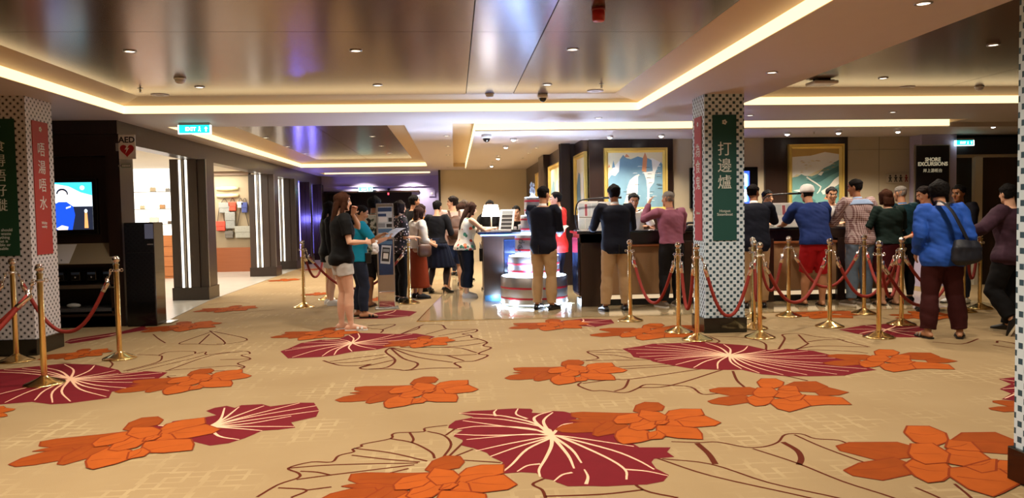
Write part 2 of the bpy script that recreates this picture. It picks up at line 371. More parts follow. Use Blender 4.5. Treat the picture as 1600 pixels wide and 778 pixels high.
outl(*z2, [[(75,475),(190,408),(300,370),(300,345),(245,318),(370,285),(480,285),(520,250),(600,230),(595,215),(645,200),(650,188),(800,158),(810,135),(850,125),(980,120),(990,100),(1110,85)],[(1000,118),(1090,140),(1130,190),(1085,262)],[(905,125),(925,160),(915,180)],[(800,158),(920,180),(1020,230),(1040,265)],[(600,210),(800,235),(1000,280)],[(590,248),(780,270),(960,285)],[(250,318),(500,300),(950,290)],[(310,335),(400,340),(470,355)],[(290,380),(480,355),(930,300)],[(190,425),(345,437),(260,478)],[(350,437),(480,420)],[(900,320),(740,358)],[(1150,105),(1100,140)],[(1210,165),(1110,262)],[(1250,215),(1115,268)],[(1120,270),(1400,288)]], .016)
z7 = ((400,490), 4.0)
outl(*z7, [[(420,293),(470,310),(540,325),(650,325),(720,315),(650,338),(690,348),(800,345),(890,350),(940,355),(1080,342),(1200,340),(1280,338),(1240,310),(1300,300),(1370,295),(1450,262),(1390,250),(1470,215),(1420,200),(1445,180),(1390,158),(1350,150),(1340,135),(1290,128),(1370,115),(1375,98),(1280,98),(1190,95),(1160,70),(1060,68),(1020,80),(900,130)],[(840,212),(810,240),(870,290),(820,335),(700,348)],[(840,215),(920,280),(1010,310),(980,345),(930,355)],[(840,212),(1000,270),(1230,305)],[(850,212),(1020,245),(1200,262),(1380,255)],[(900,212),(1240,212),(1380,245)],[(980,212),(1260,205),(1440,180)],[(1190,260),(1300,295)],[(460,300),(640,275),(810,255)],[(470,310),(650,300),(820,270)],[(650,338),(860,290)],[(640,75),(700,90),(790,100),(780,120)],[(700,75),(820,68),(870,70),(790,100)],[(1020,80),(1010,95),(900,130)],[(1190,95),(1060,130)],[(1370,100),(1140,140)],[(1340,135),(1200,160)],[(1390,160),(1150,185)]], .024)
z4 = ((1020,640), 2.7586)
outl(*z4, [[(80,138),(200,142),(280,140),(400,162),(480,160),(540,140),(570,108),(640,105),(700,125),(800,132),(850,155),(880,178),(920,188),(1080,180),(1170,190)],[(40,212),(250,235),(500,315),(800,381),(960,430)],[(20,210),(250,285),(680,381),(900,440)],[(430,168),(620,230),(820,310),(1040,381),(1200,450)],[(610,108),(740,165),(960,245)],[(880,178),(910,195)],[(1130,335),(1230,378),(1300,420)],[(1300,320),(1370,378),(1420,440)]], .015)
outl(*z4, [[(560,140),(620,175),(640,210),(630,238)],[(190,145),(240,190),(270,235)]], .034)
outl(*z1, [[(590,480),(530,510),(580,540),(600,584)],[(600,575),(900,565),(1130,540)],[(1040,460),(1130,540),(1320,584)]], .017)
z5 = ((780,500), 4.444)
outl(*z5, [[(560,285),(690,265),(610,220),(720,210),(790,203),(860,210)],[(620,222),(900,228)],[(670,240),(800,245),(930,268)],[(600,283),(1060,275)],[(830,325),(1230,305)],[(860,340),(1220,318)],[(580,440),(800,412),(920,410),(1400,340)],[(900,415),(870,470),(800,495)],[(570,432),(550,455),(640,490),(720,490),(870,505),(960,475),(1020,448),(1170,452),(1330,465),(1410,515),(1540,508)],[(970,470),(1190,455),(1550,345)]], .02)
z6 = ((1080,500), 3.077)
outl(*z6, [[(200,245),(220,290),(255,322)],[(350,255),(460,270),(560,292)],[(360,150),(350,110),(250,85),(60,75)],[(420,140),(450,90),(440,70),(520,65),(600,80),(700,90),(750,105),(860,130)],[(515,70),(550,105),(560,115),(500,145)],[(560,105),(640,95),(740,95)],[(500,140),(620,125),(850,130)],[(560,142),(760,150),(850,160)],[(90,80),(135,100),(120,112)],[(1160,105),(1300,115),(1380,90)],[(1450,120),(1560,135),(1560,115),(1480,100),(1470,110)]], .022)
z8 = ((0,470), 3.636)
outl(*z8, [[(780,305),(900,310),(920,320),(890,350),(700,400)],[(900,310),(960,290),(1100,288),(1110,300),(1170,290),(1180,305),(1380,285),(1420,300),(1370,310),(1425,330),(1350,355),(1390,375),(1330,395),(1160,400),(1210,415)],[(720,400),(1100,305)],[(780,400),(1000,350),(1180,305)],[(940,400),(1200,310),(1380,290)],[(960,395),(1300,370),(1380,378)],[(1250,335),(1420,330)],[(620,385),(640,360),(620,340)],[(1000,425),(950,430),(1010,450)],
    [(1190,170),(1280,240),(1200,250),(1130,245),(1020,245),(1060,225),(1190,180)],[(1190,190),(1130,245)],[(1190,170),(1400,215),(1330,240),(1230,245)],[(870,190),(900,215),(940,240)],[(1180,22),(1300,10),(1420,15)],[(1300,75),(1440,60),(1560,50)]], .018)
struct(fl.build('floor', CARPET, fix=False))
# polished stone in front of the desks, shop paving
def stone_mat():
    m, nt, b = new_mat('polished cream stone'); x, y, z, o = sep(nt)
    n1 = nt.nodes.new('ShaderNodeTexNoise'); n1.inputs['Scale'].default_value = 2.2; n1.inputs['Detail'].default_value = 5; nt.links.new(o, n1.inputs['Vector'])
    c = mixc(nt, n1.outputs['Fac'], '#a8926c', '#c4b08a')
    fu = mth(nt, 'FRACT', mth(nt, 'DIVIDE', x, .6)); fv = mth(nt, 'FRACT', mth(nt, 'DIVIDE', y, .6))
    j = mth(nt, 'LESS_THAN', mth(nt, 'MINIMUM', fu, fv), .012)
    nt.links.new(mixc(nt, mth(nt, 'MULTIPLY', j, .5), c, '#7d6a4c'), b.inputs['Base Color']); b.inputs['Roughness'].default_value = .12; b.inputs['Coat Weight'].default_value = .3
    return m
M_stone = stone_mat()
t = MB(); t.plate([(-.50, 9.95, .001), (2.3, 9.85, .001), (7.4, 9.85, .001), (7.4, 12.8, .001), (1.9, 14.5, .001), (2.1, 22.5, .001), (-.12, 22.5, .001), (-.13, 14.2, .001)], (0, 0, .007))
struct(t.build('floor_stone', M_stone))
t = MB(); t.box((-.515, 9.94, 0), (-.50, 9.95, .01)); t.plate([(-.515,9.93,0),(-.50,9.93,0),(-.125,14.2,0),(-.14,14.2,0)], (0,0,.009)); t.plate([(-.515,9.935,0),(7.4,9.835,0),(7.4,9.85,0),(-.515,9.95,0)], (0,0,.009))
struct(t.build('trim_1', M_brass))
t = MB(); t.plate([(-4.5, 10.75, .001), (-3.9, 10.75, .001), (-4.12, 13.2, .001), (-4.15, 22, .001), (-8.2, 22, .001), (-8.2, 10.75, .001)], (0, 0, .006))
struct(t.build('floor_shop', mat('pale shop paving', '#b9b4a8', .25, var=.08, vscale=3)))

# ---------------------------------------------------------------- ceiling
ZS, ZP, ZR = 2.65, 2.82, 2.58
HOLES = [(-3.95, -3.0, 2.35, 9.68), (3.5, -3.0, 10.0, 9.3), (-3.95, 11.1, -.68, 20.5), (-3.95, 23.1, -.70, 24.0), (0.0, 10.95, 7.6, 12.9), (0.0, 12.9, 1.5, 21.0)]
xs = sorted({-6.6, 10.6, -3.95, 2.35, 3.5, 10.0, -.68, -.70, 0.0, 7.6, 1.5}); ys = sorted({-5.2, 26.0, -3.0, 9.68, 9.3, 11.1, 20.5, 23.1, 24.0, 10.95, 12.9, 21.0})
c = MB()
for i in range(len(xs)-1):
    for j in range(len(ys)-1):
        mx_, my_ = (xs[i]+xs[i+1])/2, (ys[j]+ys[j+1])/2
        if any(h[0] < mx_ < h[2] and h[1] < my_ < h[3] for h in HOLES): continue
        c.quad((xs[i], ys[j], ZS), (xs[i+1], ys[j], ZS), (xs[i+1], ys[j+1], ZS), (xs[i], ys[j+1], ZS), 0)
c.quad((-8.4, -5.3, 3.0), (10.7, -5.3, 3.0), (10.7, 30, 3.0), (-8.4, 30, 3.0), 0)
def tray(x0, y0, x1, y1, ix0, iy0, ix1, iy1, zb=2.75, sides='LFR'):
    # riser behind the soffit lip then a sloping cove up to the panel
    O = [(x0, y0), (x1, y0), (x1, y1), (x0, y1)]; I = [(ix0, iy0), (ix1, iy0), (ix1, iy1), (ix0, iy1)]
    for k in range(4):
        a, b_, p, q = O[k], O[(k+1) % 4], I[k], I[(k+1) % 4]
        c.quad((*a, ZS), (*b_, ZS), (*b_, zb), (*a, zb), 1); c.quad((*a, zb), (*b_, zb), (*q, ZP), (*p, ZP), 1)
tray(-3.95, -3.0, 2.35, 9.68, -3.67, -2.7, 2.0, 9.42)
tray(3.5, -3.0, 10.0, 9.3, 3.8, -2.7, 9.7, 9.02)
tray(-3.95, 11.1, -.68, 20.5, -3.45, 11.4, -1.05, 20.1)
for x0, y0, x1, y1 in ((-3.95, 23.1, -.70, 24.0),):
    for a, b_ in (((x0,y0),(x1,y0)),((x1,y0),(x1,y1)),((x1,y1),(x0,y1)),((x0,y1),(x0,y0))): c.quad((*a, ZS), (*b_, ZS), (*b_, 2.8), (*a, 2.8), 1)
    c.quad((x0,y0,2.8),(x1,y0,2.8),(x1,y1,2.8),(x0,y1,2.8),1)
# slot round the raft and the raft over the desks
for a, b_ in (((0,10.95),(7.6,10.95)),((7.6,10.95),(7.6,12.9)),((0,21),(0,10.95)),((1.5,21),(0,21))): c.quad((*a, ZS), (*b_, ZS), (*b_, 2.74), (*a, 2.74), 1)
c.quad((0,10.95,2.74),(7.6,10.95,2.74),(7.6,12.9,2.74),(0,12.9,2.74),1); c.quad((0,12.9,2.74),(1.5,12.9,2.74),(1.5,21,2.74),(0,21,2.74),1)
c.box((.33, 11.38, ZR), (7.6, 12.9, 2.66), 0); c.box((.33, 12.9, ZR), (1.5, 21.0, 2.66), 0); c.box((7.6, 11.38, ZR), (10.6, 12.9, ZS-.001), 0)
struct(c.build('ceiling', [M_soffit, M_riser], fix=False))
M_bluerefl = mat('ceiling strip with painted blue reflection', '#878aa6', .2, metal=.75, var=.05, vscale=1.2)  # blue reflection painted into the metal colour of the centre strip
def panel(name, x0, y0, x1, y1, xsm, ysm, label=None):
    p = MB(); p.quad((x0, y0, ZP+.012), (x1, y0, ZP+.012), (x1, y1, ZP+.012), (x0, y1, ZP+.012), 1); g = .004
    ex = [x0]+xsm+[x1]; ey = [y0]+ysm+[y1]
    for i in range(len(ex)-1):
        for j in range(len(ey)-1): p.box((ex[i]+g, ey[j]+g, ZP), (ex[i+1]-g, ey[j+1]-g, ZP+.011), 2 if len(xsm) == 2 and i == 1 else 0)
    return struct(p.build(name, [M_panel, M_seam, M_bluerefl], fix=False))
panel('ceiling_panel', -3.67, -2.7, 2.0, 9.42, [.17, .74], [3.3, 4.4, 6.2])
panel('ceiling_panel', 3.8, -2.7, 9.7, 9.02, [6.0], [])
panel('ceiling_panel', -3.45, 11.4, -1.05, 20.1, [-2.2], [])
# light tapes in the coves: each run is a lamp of its own
def cove(p, q, z0, z1, nrm, label, grp='warm light tapes along the ceiling coves'):
    p, q, nrm = V(p), V(q), V(nrm); b_ = MB(); a, d = p+nrm*.012, q+nrm*.012
    b_.add([(a.x,a.y,z0),(d.x,d.y,z0),(d.x,d.y,z1),(a.x,a.y,z1),(p.x,p.y,z0),(q.x,q.y,z0),(q.x,q.y,z1),(p.x,p.y,z1)], [(0,1,2,3),(4,7,6,5),(0,4,5,1),(1,5,6,2),(2,6,7,3),(3,7,4,0)], 0)
    return tag(b_.build('cove_light', M_cove), label, 'cove light', grp)
cove((-3.94,9.675,0),(2.34,9.675,0),2.652,2.745,(0,-1,0),'long glowing cove strip along the far edge of the large brown ceiling tray')
cove((-3.945,-2.9,0),(-3.945,9.66,0),2.652,2.745,(1,0,0),'glowing cove strip running back above the left column and dark wall')
cove((2.345,-2.9,0),(2.345,9.66,0),2.652,2.745,(-1,0,0),'glowing cove strip running back towards the green bannered column')
cove((3.51,9.295,0),(9.99,9.295,0),2.652,2.745,(0,-1,0),'upper bright cove strip right of the green bannered column')
cove((-3.945,11.12,0),(-3.945,20.48,0),2.652,2.745,(1,0,0),'glowing cove strip behind the exit sign above the shop pillars')
cove((-3.93,20.495,0),(-.7,20.495,0),2.652,2.745,(0,-1,0),'glowing cove strip at the far end of the small left ceiling tray')
cove((-3.93,23.995,0),(-.72,23.995,0),2.655,2.77,(0,-1,0),'farthest short cove strip above the lilac end wall')
cove((.33,11.38,0),(7.6,11.38,0),2.60,2.71,(0,-1,0),'long bright cove strip along the front of the ceiling over the reception desks')
cove((.33,11.39,0),(.33,20.9,0),2.60,2.71,(-1,0,0),'dim cove strip along the side of the ceiling over the desks')

# ---------------------------------------------------------------- walls
def wbox(name, a, b_, m, kind=True):
    o = MB().box(a, b_).build(name, m); return struct(o)
wbox('wall_back', (-6.7, -5.3, 0), (10.7, -5.2, 3.0), M_beige)
wbox('wall_right', (10.6, -5.2, 0), (10.7, 30, 3.0), M_beige)
wbox('wall_left', (-6.7, -5.2, 0), (-6.6, 10.3, 3.0), M_dwood2)
# wall behind the desks: cream with two dark panels
b = MB(); b.box((2.27, 12.9, 0), (7.95, 13.0, 2.66), 0)
for x in (4.05, 6.7, 7.35): b.box((x-.003, 12.895, 0), (x+.003, 12.9, 2.6), 1)
b.box((6.75, 12.894, 2.36), (7.9, 12.9, 2.366), 1)
struct(b.build('wall_desk', [M_beige, mat('panel joint', '#8f8168', .6)]))
b = MB(); b.box((2.27, 12.84, 0), (3.70, 12.9, 2.6)); b.box((2.98, 12.835, 2.42), (2.985, 12.84, 2.6))
struct(b.build('wall_panel', M_dwood)); 
b = MB(); b.box((5.30, 12.84, 0), (6.76, 12.9, 2.6)); struct(b.build('wall_panel', M_dwood))
b = MB(); b.box((2.27, 12.9, 0), (2.35, 14.4, 2.66), 0); b.box((1.98, 14.4, 0), (2.35, 14.5, 2.8), 1); b.box((2.12, 14.5, 0), (2.22, 22.5, 2.8), 1)
b.box((1.98, 17.0, 0), (2.12, 18.0, 2.8), 2); b.box((2.0, 14.3, 0), (2.17, 14.5, 2.8), 2)
struct(b.build('wall_side', [M_dwood2, M_dwood2, M_dwood]))
wbox('wall_far', (-.42, 22.5, 0), (2.3, 22.6, 3.0), M_beige2); wbox('trim_2', (-.44, 22.4, 0), (-.38, 22.62, 3.0), M_dwood)
# end wall of the passage with its wide doorway
b = MB(); b.box((-4.6, 25.5, 2.17), (-.4, 25.6, 3.0)); b.box((-1.12, 25.5, 0), (-.4, 25.6, 2.17)); b.box((-4.6, 25.5, 0), (-4.32, 25.6, 2.17)); b.box((-.42, 22.6, 0), (-.36, 25.6, 3.0)); b.box((-4.3,25.40,2.30),(-.8,25.5,2.33))
struct(b.build('wall_end', M_lilac))
b = MB(); b.box((-4.6, 29, 0), (-.6, 29.1, 3)); b.box((-4.7, 25.6, 0), (-4.6, 29, 3)); b.box((-1.1, 25.6, 0), (-1.0, 29, 3)); b.box((-4.6, 25.6, -.05), (-1, 29, .0)); b.box((-4.6,25.6,2.3),(-1,29,2.35))
b.box((-4.32, 25.42, 2.12), (-1.12, 25.5, 2.17))
struct(b.build('wall_corridor', M_dwood))
o = MB().box((-1.38, 25.55, 0), (-1.14, 25.6, 2.12)).box((-1.40, 25.53, .98), (-1.385, 25.56, 1.1)).build('door_1', mat('white door', '#d9dbe0', .4, emit='#dfe6f5', es=.0)); struct(o)
# right-hand end: dark glazed doors under a black beam
b = MB(); b.box((7.9, 12.55, 0), (8.52, 12.95, 2.66), 0); struct(b.build('wall_pier', M_lilac))
b = MB(); b.box((8.5, 12.6, 2.24), (10.6, 12.75, 2.52)); struct(b.build('trim_3', mat('black beam', '#17161b', .4)))
b = MB(); b.box((8.5, 12.65, 2.19), (10.6, 12.75, 2.24)); b.box((8.90, 12.62, 0), (9.04, 12.75, 2.2)); struct(b.build('trim_4', M_beige2))
b = MB(); b.box((9.04, 12.7, 0), (10.6, 12.75, 2.2)); struct(b.build('door_2', wood_mat('brown door', '#2a1a10', '#3b2617')))
b = MB(); b.box((8.5, 12.70, 0), (8.92, 12.72, 2.2)); struct(b.build('window_1', mat('smoked glass', '#1a1c1e', .06, spec=.6)))
b = MB(); b.box((8.5, 12.9, 2.5), (10.6, 13.0, 2.66)); b.box((8.5, 16.0, 0), (10.6, 16.1, 2.6)); struct(b.build('wall_beyond', M_dwood))
# dark facade on the left: television wall, lintel, pillars
b = MB(); b.box((-6.6, 10.3, 0), (-5.55, 10.9, 2.65)); b.box((-4.45, 10.3, 0), (-4.28, 10.72, 2.65)); b.box((-5.55, 10.3, 2.2), (-4.45, 10.9, 2.65)); b.box((-5.55, 10.75, 0), (-4.45, 10.9, 2.2)); b.box((-5.55,10.42,1.08),(-4.45,10.75,2.2)); b.box((-6.6, 10.27, 2.48), (-4.28, 10.3, 2.65))
struct(b.build('wall_television', M_dwood))
b = MB(); b.box((-4.52, 10.72, 2.37), (-4.28, 25.5, 2.65)); b.box((-4.50, 21.2, 0), (-4.46, 25.5, 2.37)); struct(b.build('wall_lintel', M_dwood2))
b = MB(); b.box((-8.4, 10.72, 0), (-8.3, 26, 3)); b.box((-8.3, 10.9, 0), (-4.6, 11.0, 2.65)); b.box((-8.3,21.9,0),(-4.5,22.0,2.65)); struct(b.build('wall_shop', mat('shop wall cream', '#d9cdb8', .6)))
b = MB(); b.quad((-8.3,10.9,2.55),(-4.5,10.9,2.55),(-4.5,21.9,2.55),(-8.3,21.9,2.55)); struct(b.build('ceiling_shop', mat('shop ceiling', '#d8cfc0', .6), fix=False))
M_tubew = emit_mat('white light tube', (1.0, .93, .80), 1.5); M_tubeb = emit_mat('blue light tube', (.20, .18, 1.0), 5.0)
def pillar(x0, x1, y, d, blue, label):
    t = thing('facade_pillar', label, 'pillar', ((x0+x1)/2, y, 0), 0, 'dark shop front pillars with light tubes'); w_ = (x1-x0)/2
    m = MB(); m.box((-w_, 0, 0), (w_, d, 2.37)); m.box((-w_, -.03, 0), (-w_*.56, 0, 2.37)); m.box((w_*.06, -.03, 0), (w_*.55, 0, 2.37)); m.build('shaft', M_dwood2, t)
    m = MB(); m.box((-w_-.02, -.05, 0), (w_+.02, d+.02, .22)); m.build('plinth', M_dwood, t)
    m = MB(); m.box((w_*.98, .02, .22), (w_+.012, .05, 2.37)); m.box((-w_*.26-.008, -.02, .22), (-w_*.26+.008, -.005, 2.37)); m.build('edge_trim', M_steel, t)
    for f in (-.44, -.08):
        MB().box((w_*f-.016, -.022, .22), (w_*f+.016, -.002, 2.36)).build('light_tube', M_tubeb if blue else M_tubew, t)
    return t
pillar(-4.72, -4.16, 13.32, .5, False, 'wide dark wood pillar nearest the black dispenser, with two white light tubes')
pillar(-4.72, -4.16, 18.25, .5, False, 'dark wood pillar right of the wall of bags, with white light tubes')
pillar(-4.72, -4.16, 20.6, .5, False, 'dark wood pillar with white light tubes next before the blue ones')
pillar(-4.72, -4.16, 22.7, .4, True, 'dark pillar glowing blue, just beyond the white tubed pillars')
pillar(-4.72, -4.16, 24.7, .4, True, 'dark pillar glowing blue, beside the end wall doorway')
for y in (22.3, 24.3):  # bare point lamps added to wash the pillar faces blue
    l = bpy.data.lights.new('added blue wash', 'POINT'); l.energy = 26; l.color = (.2, .18, 1); l.shadow_soft_size = .1; o = bpy.data.objects.new('added_blue_wash', l); COL.objects.link(o); o.location = (-4.35, y-.1, 1.3)

# columns with patterned cladding, plinths and banners
M_chk = checker_mat('teal checker cladding', '#cfe2ee', '#214657', .039, .38)
M_net = checker_mat('black and white basket cladding', '#d7d3d6', '#15131a', .036, .40, rim=True)
M_green = mat('green banner', '#0e4a44', .6, var=.05, vscale=3); M_green2 = mat('deep green banner', '#0d4027', .6, var=.05, vscale=3); M_red = mat('red banner', '#a6373d', .6, var=.05, vscale=3); M_red2 = mat('brick red banner', '#a5332b', .6, var=.05, vscale=3)
M_ink = mat('pale banner lettering', '#d5dcd6', .6)
def banner_logo(mb, f, cx_, cz):     # small blossom mark at the head of a banner
    for k in range(5):
        a = k*1.2566; pts = []
        for i in range(8):
            q = i*math.pi/4; pts.append(f(cx_+.018*math.cos(a)+.012*math.cos(q), cz+.018*math.sin(a)+.012*math.sin(q)))
        mb.poly(pts)
def column(label, x0, x1, y0, y1, m, gr, rd, front, side, small_f, small_s):
    t = thing('column', label, 'column', (0, 0, 0)); MB().box((x0, y0, .17), (x1, y1, 2.65)).build('cladding', m, t)
    MB().rbox((x0-.02, y0-.02, 0), (x1+.02, y1+.02, .17), .006).build('plinth', M_gloss, t)
    sx = x1 if x1 < 0 else x0; sg = 1 if x1 < 0 else -1; cxx = (x0+x1)/2; cy = (y0+y1)/2; hw = (x1-x0)*.30; hs = (y1-y0)*.30
    for nm, mm, chars, sm, fr in (('green_banner', gr, front, small_f, True), ('red_banner', rd, side, small_s, False)):
        if not chars: continue
        z0, z1 = 1.03, 2.42
        b = MB()
        if fr: b.box((cxx-hw, y0-.008, z0), (cxx+hw, y0-.001, z1))
        else: b.box((sx+sg*.001, cy-hs, z0), (sx+sg*.008, cy+hs, z1))
        bo = b.build(nm, mm, t); bo['label'] = nm.replace('_', ' ') + ' with pale characters'
        n = len(chars); sz, pit, top = {3: (.165, .183, 2.035), 4: (.155, .187, 2.12), 5: (.135, .150, 2.14)}[n]
        for i, ch in enumerate(chars):
            zz = top - i*pit
            M = facing_cam(cxx, y0-.009, zz) if fr else (facing_px if sg > 0 else facing_nx)(sx+sg*.009, cy, zz)
            text(ch, sz, M, M_ink, bo, 'character', .001, bold=0)
        zz = 1.38 if n < 5 else 1.24
        M = facing_cam(cxx, y0-.009, zz-.04) if fr else (facing_px if sg > 0 else facing_nx)(sx+sg*.009, cy, zz-.04)
        text(sm, .042, M, M_ink, bo, 'caption', .001, bold=.0, line=.9)
        lg = MB(); banner_logo(lg, (lambda u, v: (u, y0-.0095, v)) if fr else (lambda u, v: (sx+sg*.0095, u, v)), cxx if fr else cy, 2.34)
        lg.build('blossom_mark', M_ink, bo)
    return t
column('teal checked column with a green hotpot banner, among the brass posts', 2.77, 3.22, 8.38, 8.80, M_chk, M_green, M_red, '打邊爐', '為食鬼', 'Hotpot\nSteamboat', 'Glutton')
column('black and white patterned column with green and red banners, at the far left', -4.86, -4.32, 8.22, 8.74, M_net, M_green2, M_red2, '食得唔好嘥', '唔湯唔水', 'One should\nnot waste\nanything\nthat is\nedible or\nusable', 'Wishy\nwashy')
column('nearest checked column, just a sliver at the right edge', 2.765, 3.21, 3.17, 3.61, M_chk, M_green, M_red, '', '', '', '')

# ---------------------------------------------------------------- ceiling fittings
M_lens = emit_mat('downlight lens', (1.0, .86, .66), 3.0)
DL = []
def downlight(x, y, z, label, grp, power=1.0, proto=None, size=.055, col=WARM, spot=150):
    if proto is None:
        t = thing('downlight', label, 'downlight', (x, y, z), 0, grp)
        MB().lathe([(size*.72, .004), (size*.72, -.004), (size*.8, -.008), (size, -.006), (size, .002)], seg=18).build('trim_ring', M_steel, t, True)
        MB().lathe([(.001, -.0035), (size*.7, -.003), (size*.7, .003), (.001, .003)], seg=16).build('lens', M_lens, t)
        lp = bpy.data.lights.new('downlight_lamp', 'SPOT'); lp.energy = SPOT_W; lp.color = col; lp.spot_size = math.radians(spot); lp.spot_blend = 1.0; lp.shadow_soft_size = .04
        lo = bpy.data.objects.new('lamp', lp); COL.objects.link(lo); lo.parent = t; lo.location = (0, 0, -.04)
    else:
        t = dup(proto, (x, y, z), 0, label, grp)
    if power != 1.0:
        for ch in t.children:
            if ch.type == 'LIGHT': ch.data = ch.data.copy(); ch.data.energy = SPOT_W*power
    return t
G1 = 'recessed downlights'
proto = None
def dpx(px, py, z, label, power=1.0):
    global proto
    p = gp(px, py, z); o = downlight(p.x, p.y, z, label, G1, power, proto)
    proto = proto or o; return o
for px, py, lb in ((203,80,'recessed downlight in the brown ceiling, nearest the left cove'), (556,79,'recessed downlight in the brown ceiling, between left cove and blue streak'), (590,133,'recessed downlight near the far cove, above the woman in black'),
                   (895,77,'recessed downlight below the red alarm in the brown ceiling'), (855,132,'recessed downlight just above the dark camera dome'), (312,136,'recessed downlight near the far cove above the exit sign')): dpx(px, py, ZP-.001, lb)
for px, py, lb in ((1443,5,'large recessed downlight in the plain ceiling band at the top right'), (1206,113,'recessed downlight in the plain band behind the green bannered column'), (107,190,'recessed downlight just in front of the dark television wall'),
                   (935,184,'recessed downlight between the two long coves'), (1395,175,'recessed downlight between the two right-hand coves'), (1172,180,'recessed downlight peeping out right of the green bannered column')): dpx(px, py, ZS-.001, lb, .8)
for px, py, lb in ((1552,70,'recessed downlight in the brown ceiling at the right edge'), (1380,122,'recessed downlight in the right-hand brown ceiling near its cove')): dpx(px, py, ZP-.001, lb)
for i, (px, py) in enumerate(((698,212),(700,228),(700,242),(700,261))): dpx(px, py, ZS-.001, ('first','second','third','fourth')[i] + ' downlight from the front in the row beside the small left tray', 1.7)
for i, (px, py) in enumerate(((415,215),(449,229),(477,240))): dpx(px, py, ZP-.001, ('first','second','third')[i] + ' downlight from the front on the cove side of the small left tray', 1.3)
for i, (px, py) in enumerate(((582,213),(596,228),(609,239))): dpx(px, py, ZP-.001, ('first','second','third')[i] + ' downlight from the front on the desk side of the small left tray', 1.3)
dpx(572, 266, ZS-.001, 'small downlight between the two farthest coves', .8)
# pale projecting spots over the desks
spots = []
def spot_fix(x, y, z, label, power=1.0):
    if not spots:
        t = thing('ceiling_spotlight', label, 'spotlight', (x, y, z), 0, 'spotlights over the reception desks')
        MB().lathe([(.05, .0), (.055, -.012), (.045, -.035), (.03, -.03), (.03, -.01)], seg=18).build('housing', M_white, t, True)
        MB().ell((0, 0, -.030), (.034, .034, .02), 14, 8).build('bulb', emit_mat('spot bulb', (1, .95, .86), 16), t, True)
        lp = bpy.data.lights.new('spot_lamp', 'SPOT'); lp.energy = SPOT_W*1.15; lp.color = (1, .88, .70); lp.spot_size = math.radians(130); lp.spot_blend = .8; lp.shadow_soft_size = .03
        lo = bpy.data.objects.new('lamp', lp); COL.objects.link(lo); lo.parent = t; lo.location = (0, 0, -.07)
    else: t = dup(spots[0], (x, y, z), 0, label)
    spots.append(t); return t
for px, py, lb in ((953,212,'bright spotlight above the man in the navy blazer at the notice boards'),(1033,210,'bright spotlight above the man in the mauve shirt'),(1230,207,'bright spotlight left of the right-hand painting'),(1310,205,'bright spotlight above the right-hand painting'),(1403,203,'bright spotlight left of the shore excursions sign'),
                   (790,228,'bright spotlight nearest the camera dome over the left desk'),(778,246,'middle spotlight over the left desk'),(768,258,'farthest spotlight over the left desk'),(802,216,'small spotlight right of the camera dome over the left desk')):
    p = gp(px, py, ZR); spot_fix(p.x, p.y, ZR, lb)
for i, y in enumerate((16.2, 18.2, 20.4)): downlight(.95, y, ZR-.001, ('nearest','middle','farthest')[i] + ' added downlight deep in the ceiling over the far end of the left desk', G1, 1.6, proto)  # extra downlights added to brighten the far wall
for i, (px, py) in enumerate(((838, 231), (826, 239), (815, 247))): dpx(px, py, ZS-.001, ("first",'second','third')[i] + ' downlight in the brown ceiling along the painting wall', 1.0)
# wall washers on the end wall and lamps over the far wall
for x, lb in ((-2.9, 'left wall washer lamp over the dark doorway'), (-1.35, 'right wall washer lamp over the dark doorway')):
    t = thing('wall_washer', lb, 'downlight', (x, 24.75, ZS-.001), 0, 'wall washers on the lilac end wall'); MB().lathe([(.03, 0), (.05, -.004), (.05, .002)], seg=16).build('trim_ring', M_steel, t)
    lp = bpy.data.lights.new('washer_lamp', 'SPOT'); lp.energy = 95; lp.color = (1, .9, .8); lp.spot_size = math.radians(110); lp.spot_blend = .6; lo = bpy.data.objects.new('lamp', lp); COL.objects.link(lo); lo.parent = t; lo.location = (0, .1, -.06); lo.rotation_euler = (math.radians(25), 0, 0)
# red alarm sounder, detectors, cameras, sprinklers, access point
p = gp(935, 12, ZP); t = thing('alarm_sounder', 'red cylindrical alarm sounder hanging from the brown ceiling', 'alarm', (p.x, p.y, ZP))
MB().lathe([(.05, 0), (.05, -.02), (.045, -.022)], seg=20).build('base', mat('alarm red dark', '#7c1612', .4), t, True)
MB().lathe([(.043, -.02), (.046, -.024), (.046, -.085), (.040, -.095), (.02, -.10)], seg=20).build('sounder_body', mat('alarm red', '#b3231c', .35, emit='#b3231c', es=.0), t, 'auto')
def detector(px, py, z, label, s=1.0):
    p = gp(px, py, z); t = thing('smoke_detector', label, 'detector', (p.x, p.y, z))
    MB().lathe([(.055*s, 0), (.055*s, -.012*s), (.05*s, -.016*s)], seg=20).build('base', M_white, t, True)
    MB().lathe([(.045*s, -.014*s), (.047*s, -.03*s), (.03*s, -.048*s), (.012*s, -.052*s)], seg=20).build('sensor_head', mat('detector white', '#d6d4d0', .45), t, True)
detector(765, 146, ZP, 'white smoke detector left of the dark camera dome'); detector(281, 122, ZP, 'white smoke detector in the brown ceiling at left', 1.1); detector(1530, 135, ZP, 'small white smoke detector at the right-hand cove')
def dome(px, py, z, label, s=1.0):
    p = gp(px, py, z); t = thing('dome_camera', label, 'camera', (p.x, p.y, z))
    MB().lathe([(.06*s, 0), (.065*s, -.02*s), (.06*s, -.045*s), (.05*s, -.05*s)], seg=22).build('housing', M_white, t, True)
    MB().lathe([(.048*s, -.045*s), (.048*s, -.06*s), (.035*s, -.085*s), (.012*s, -.098*s)], seg=20).build('dark_dome', mat('smoked dome', '#0b0b0d', .08, coat=.4), t, True)
dome(848, 147, ZP, 'dark dome camera hanging at the middle of the far cove'); dome(760, 210, ZR, 'dark dome camera at the corner of the ceiling over the left desk', 1.2); dome(1594, 199, ZS, 'dark dome camera at the right edge above the door'); 
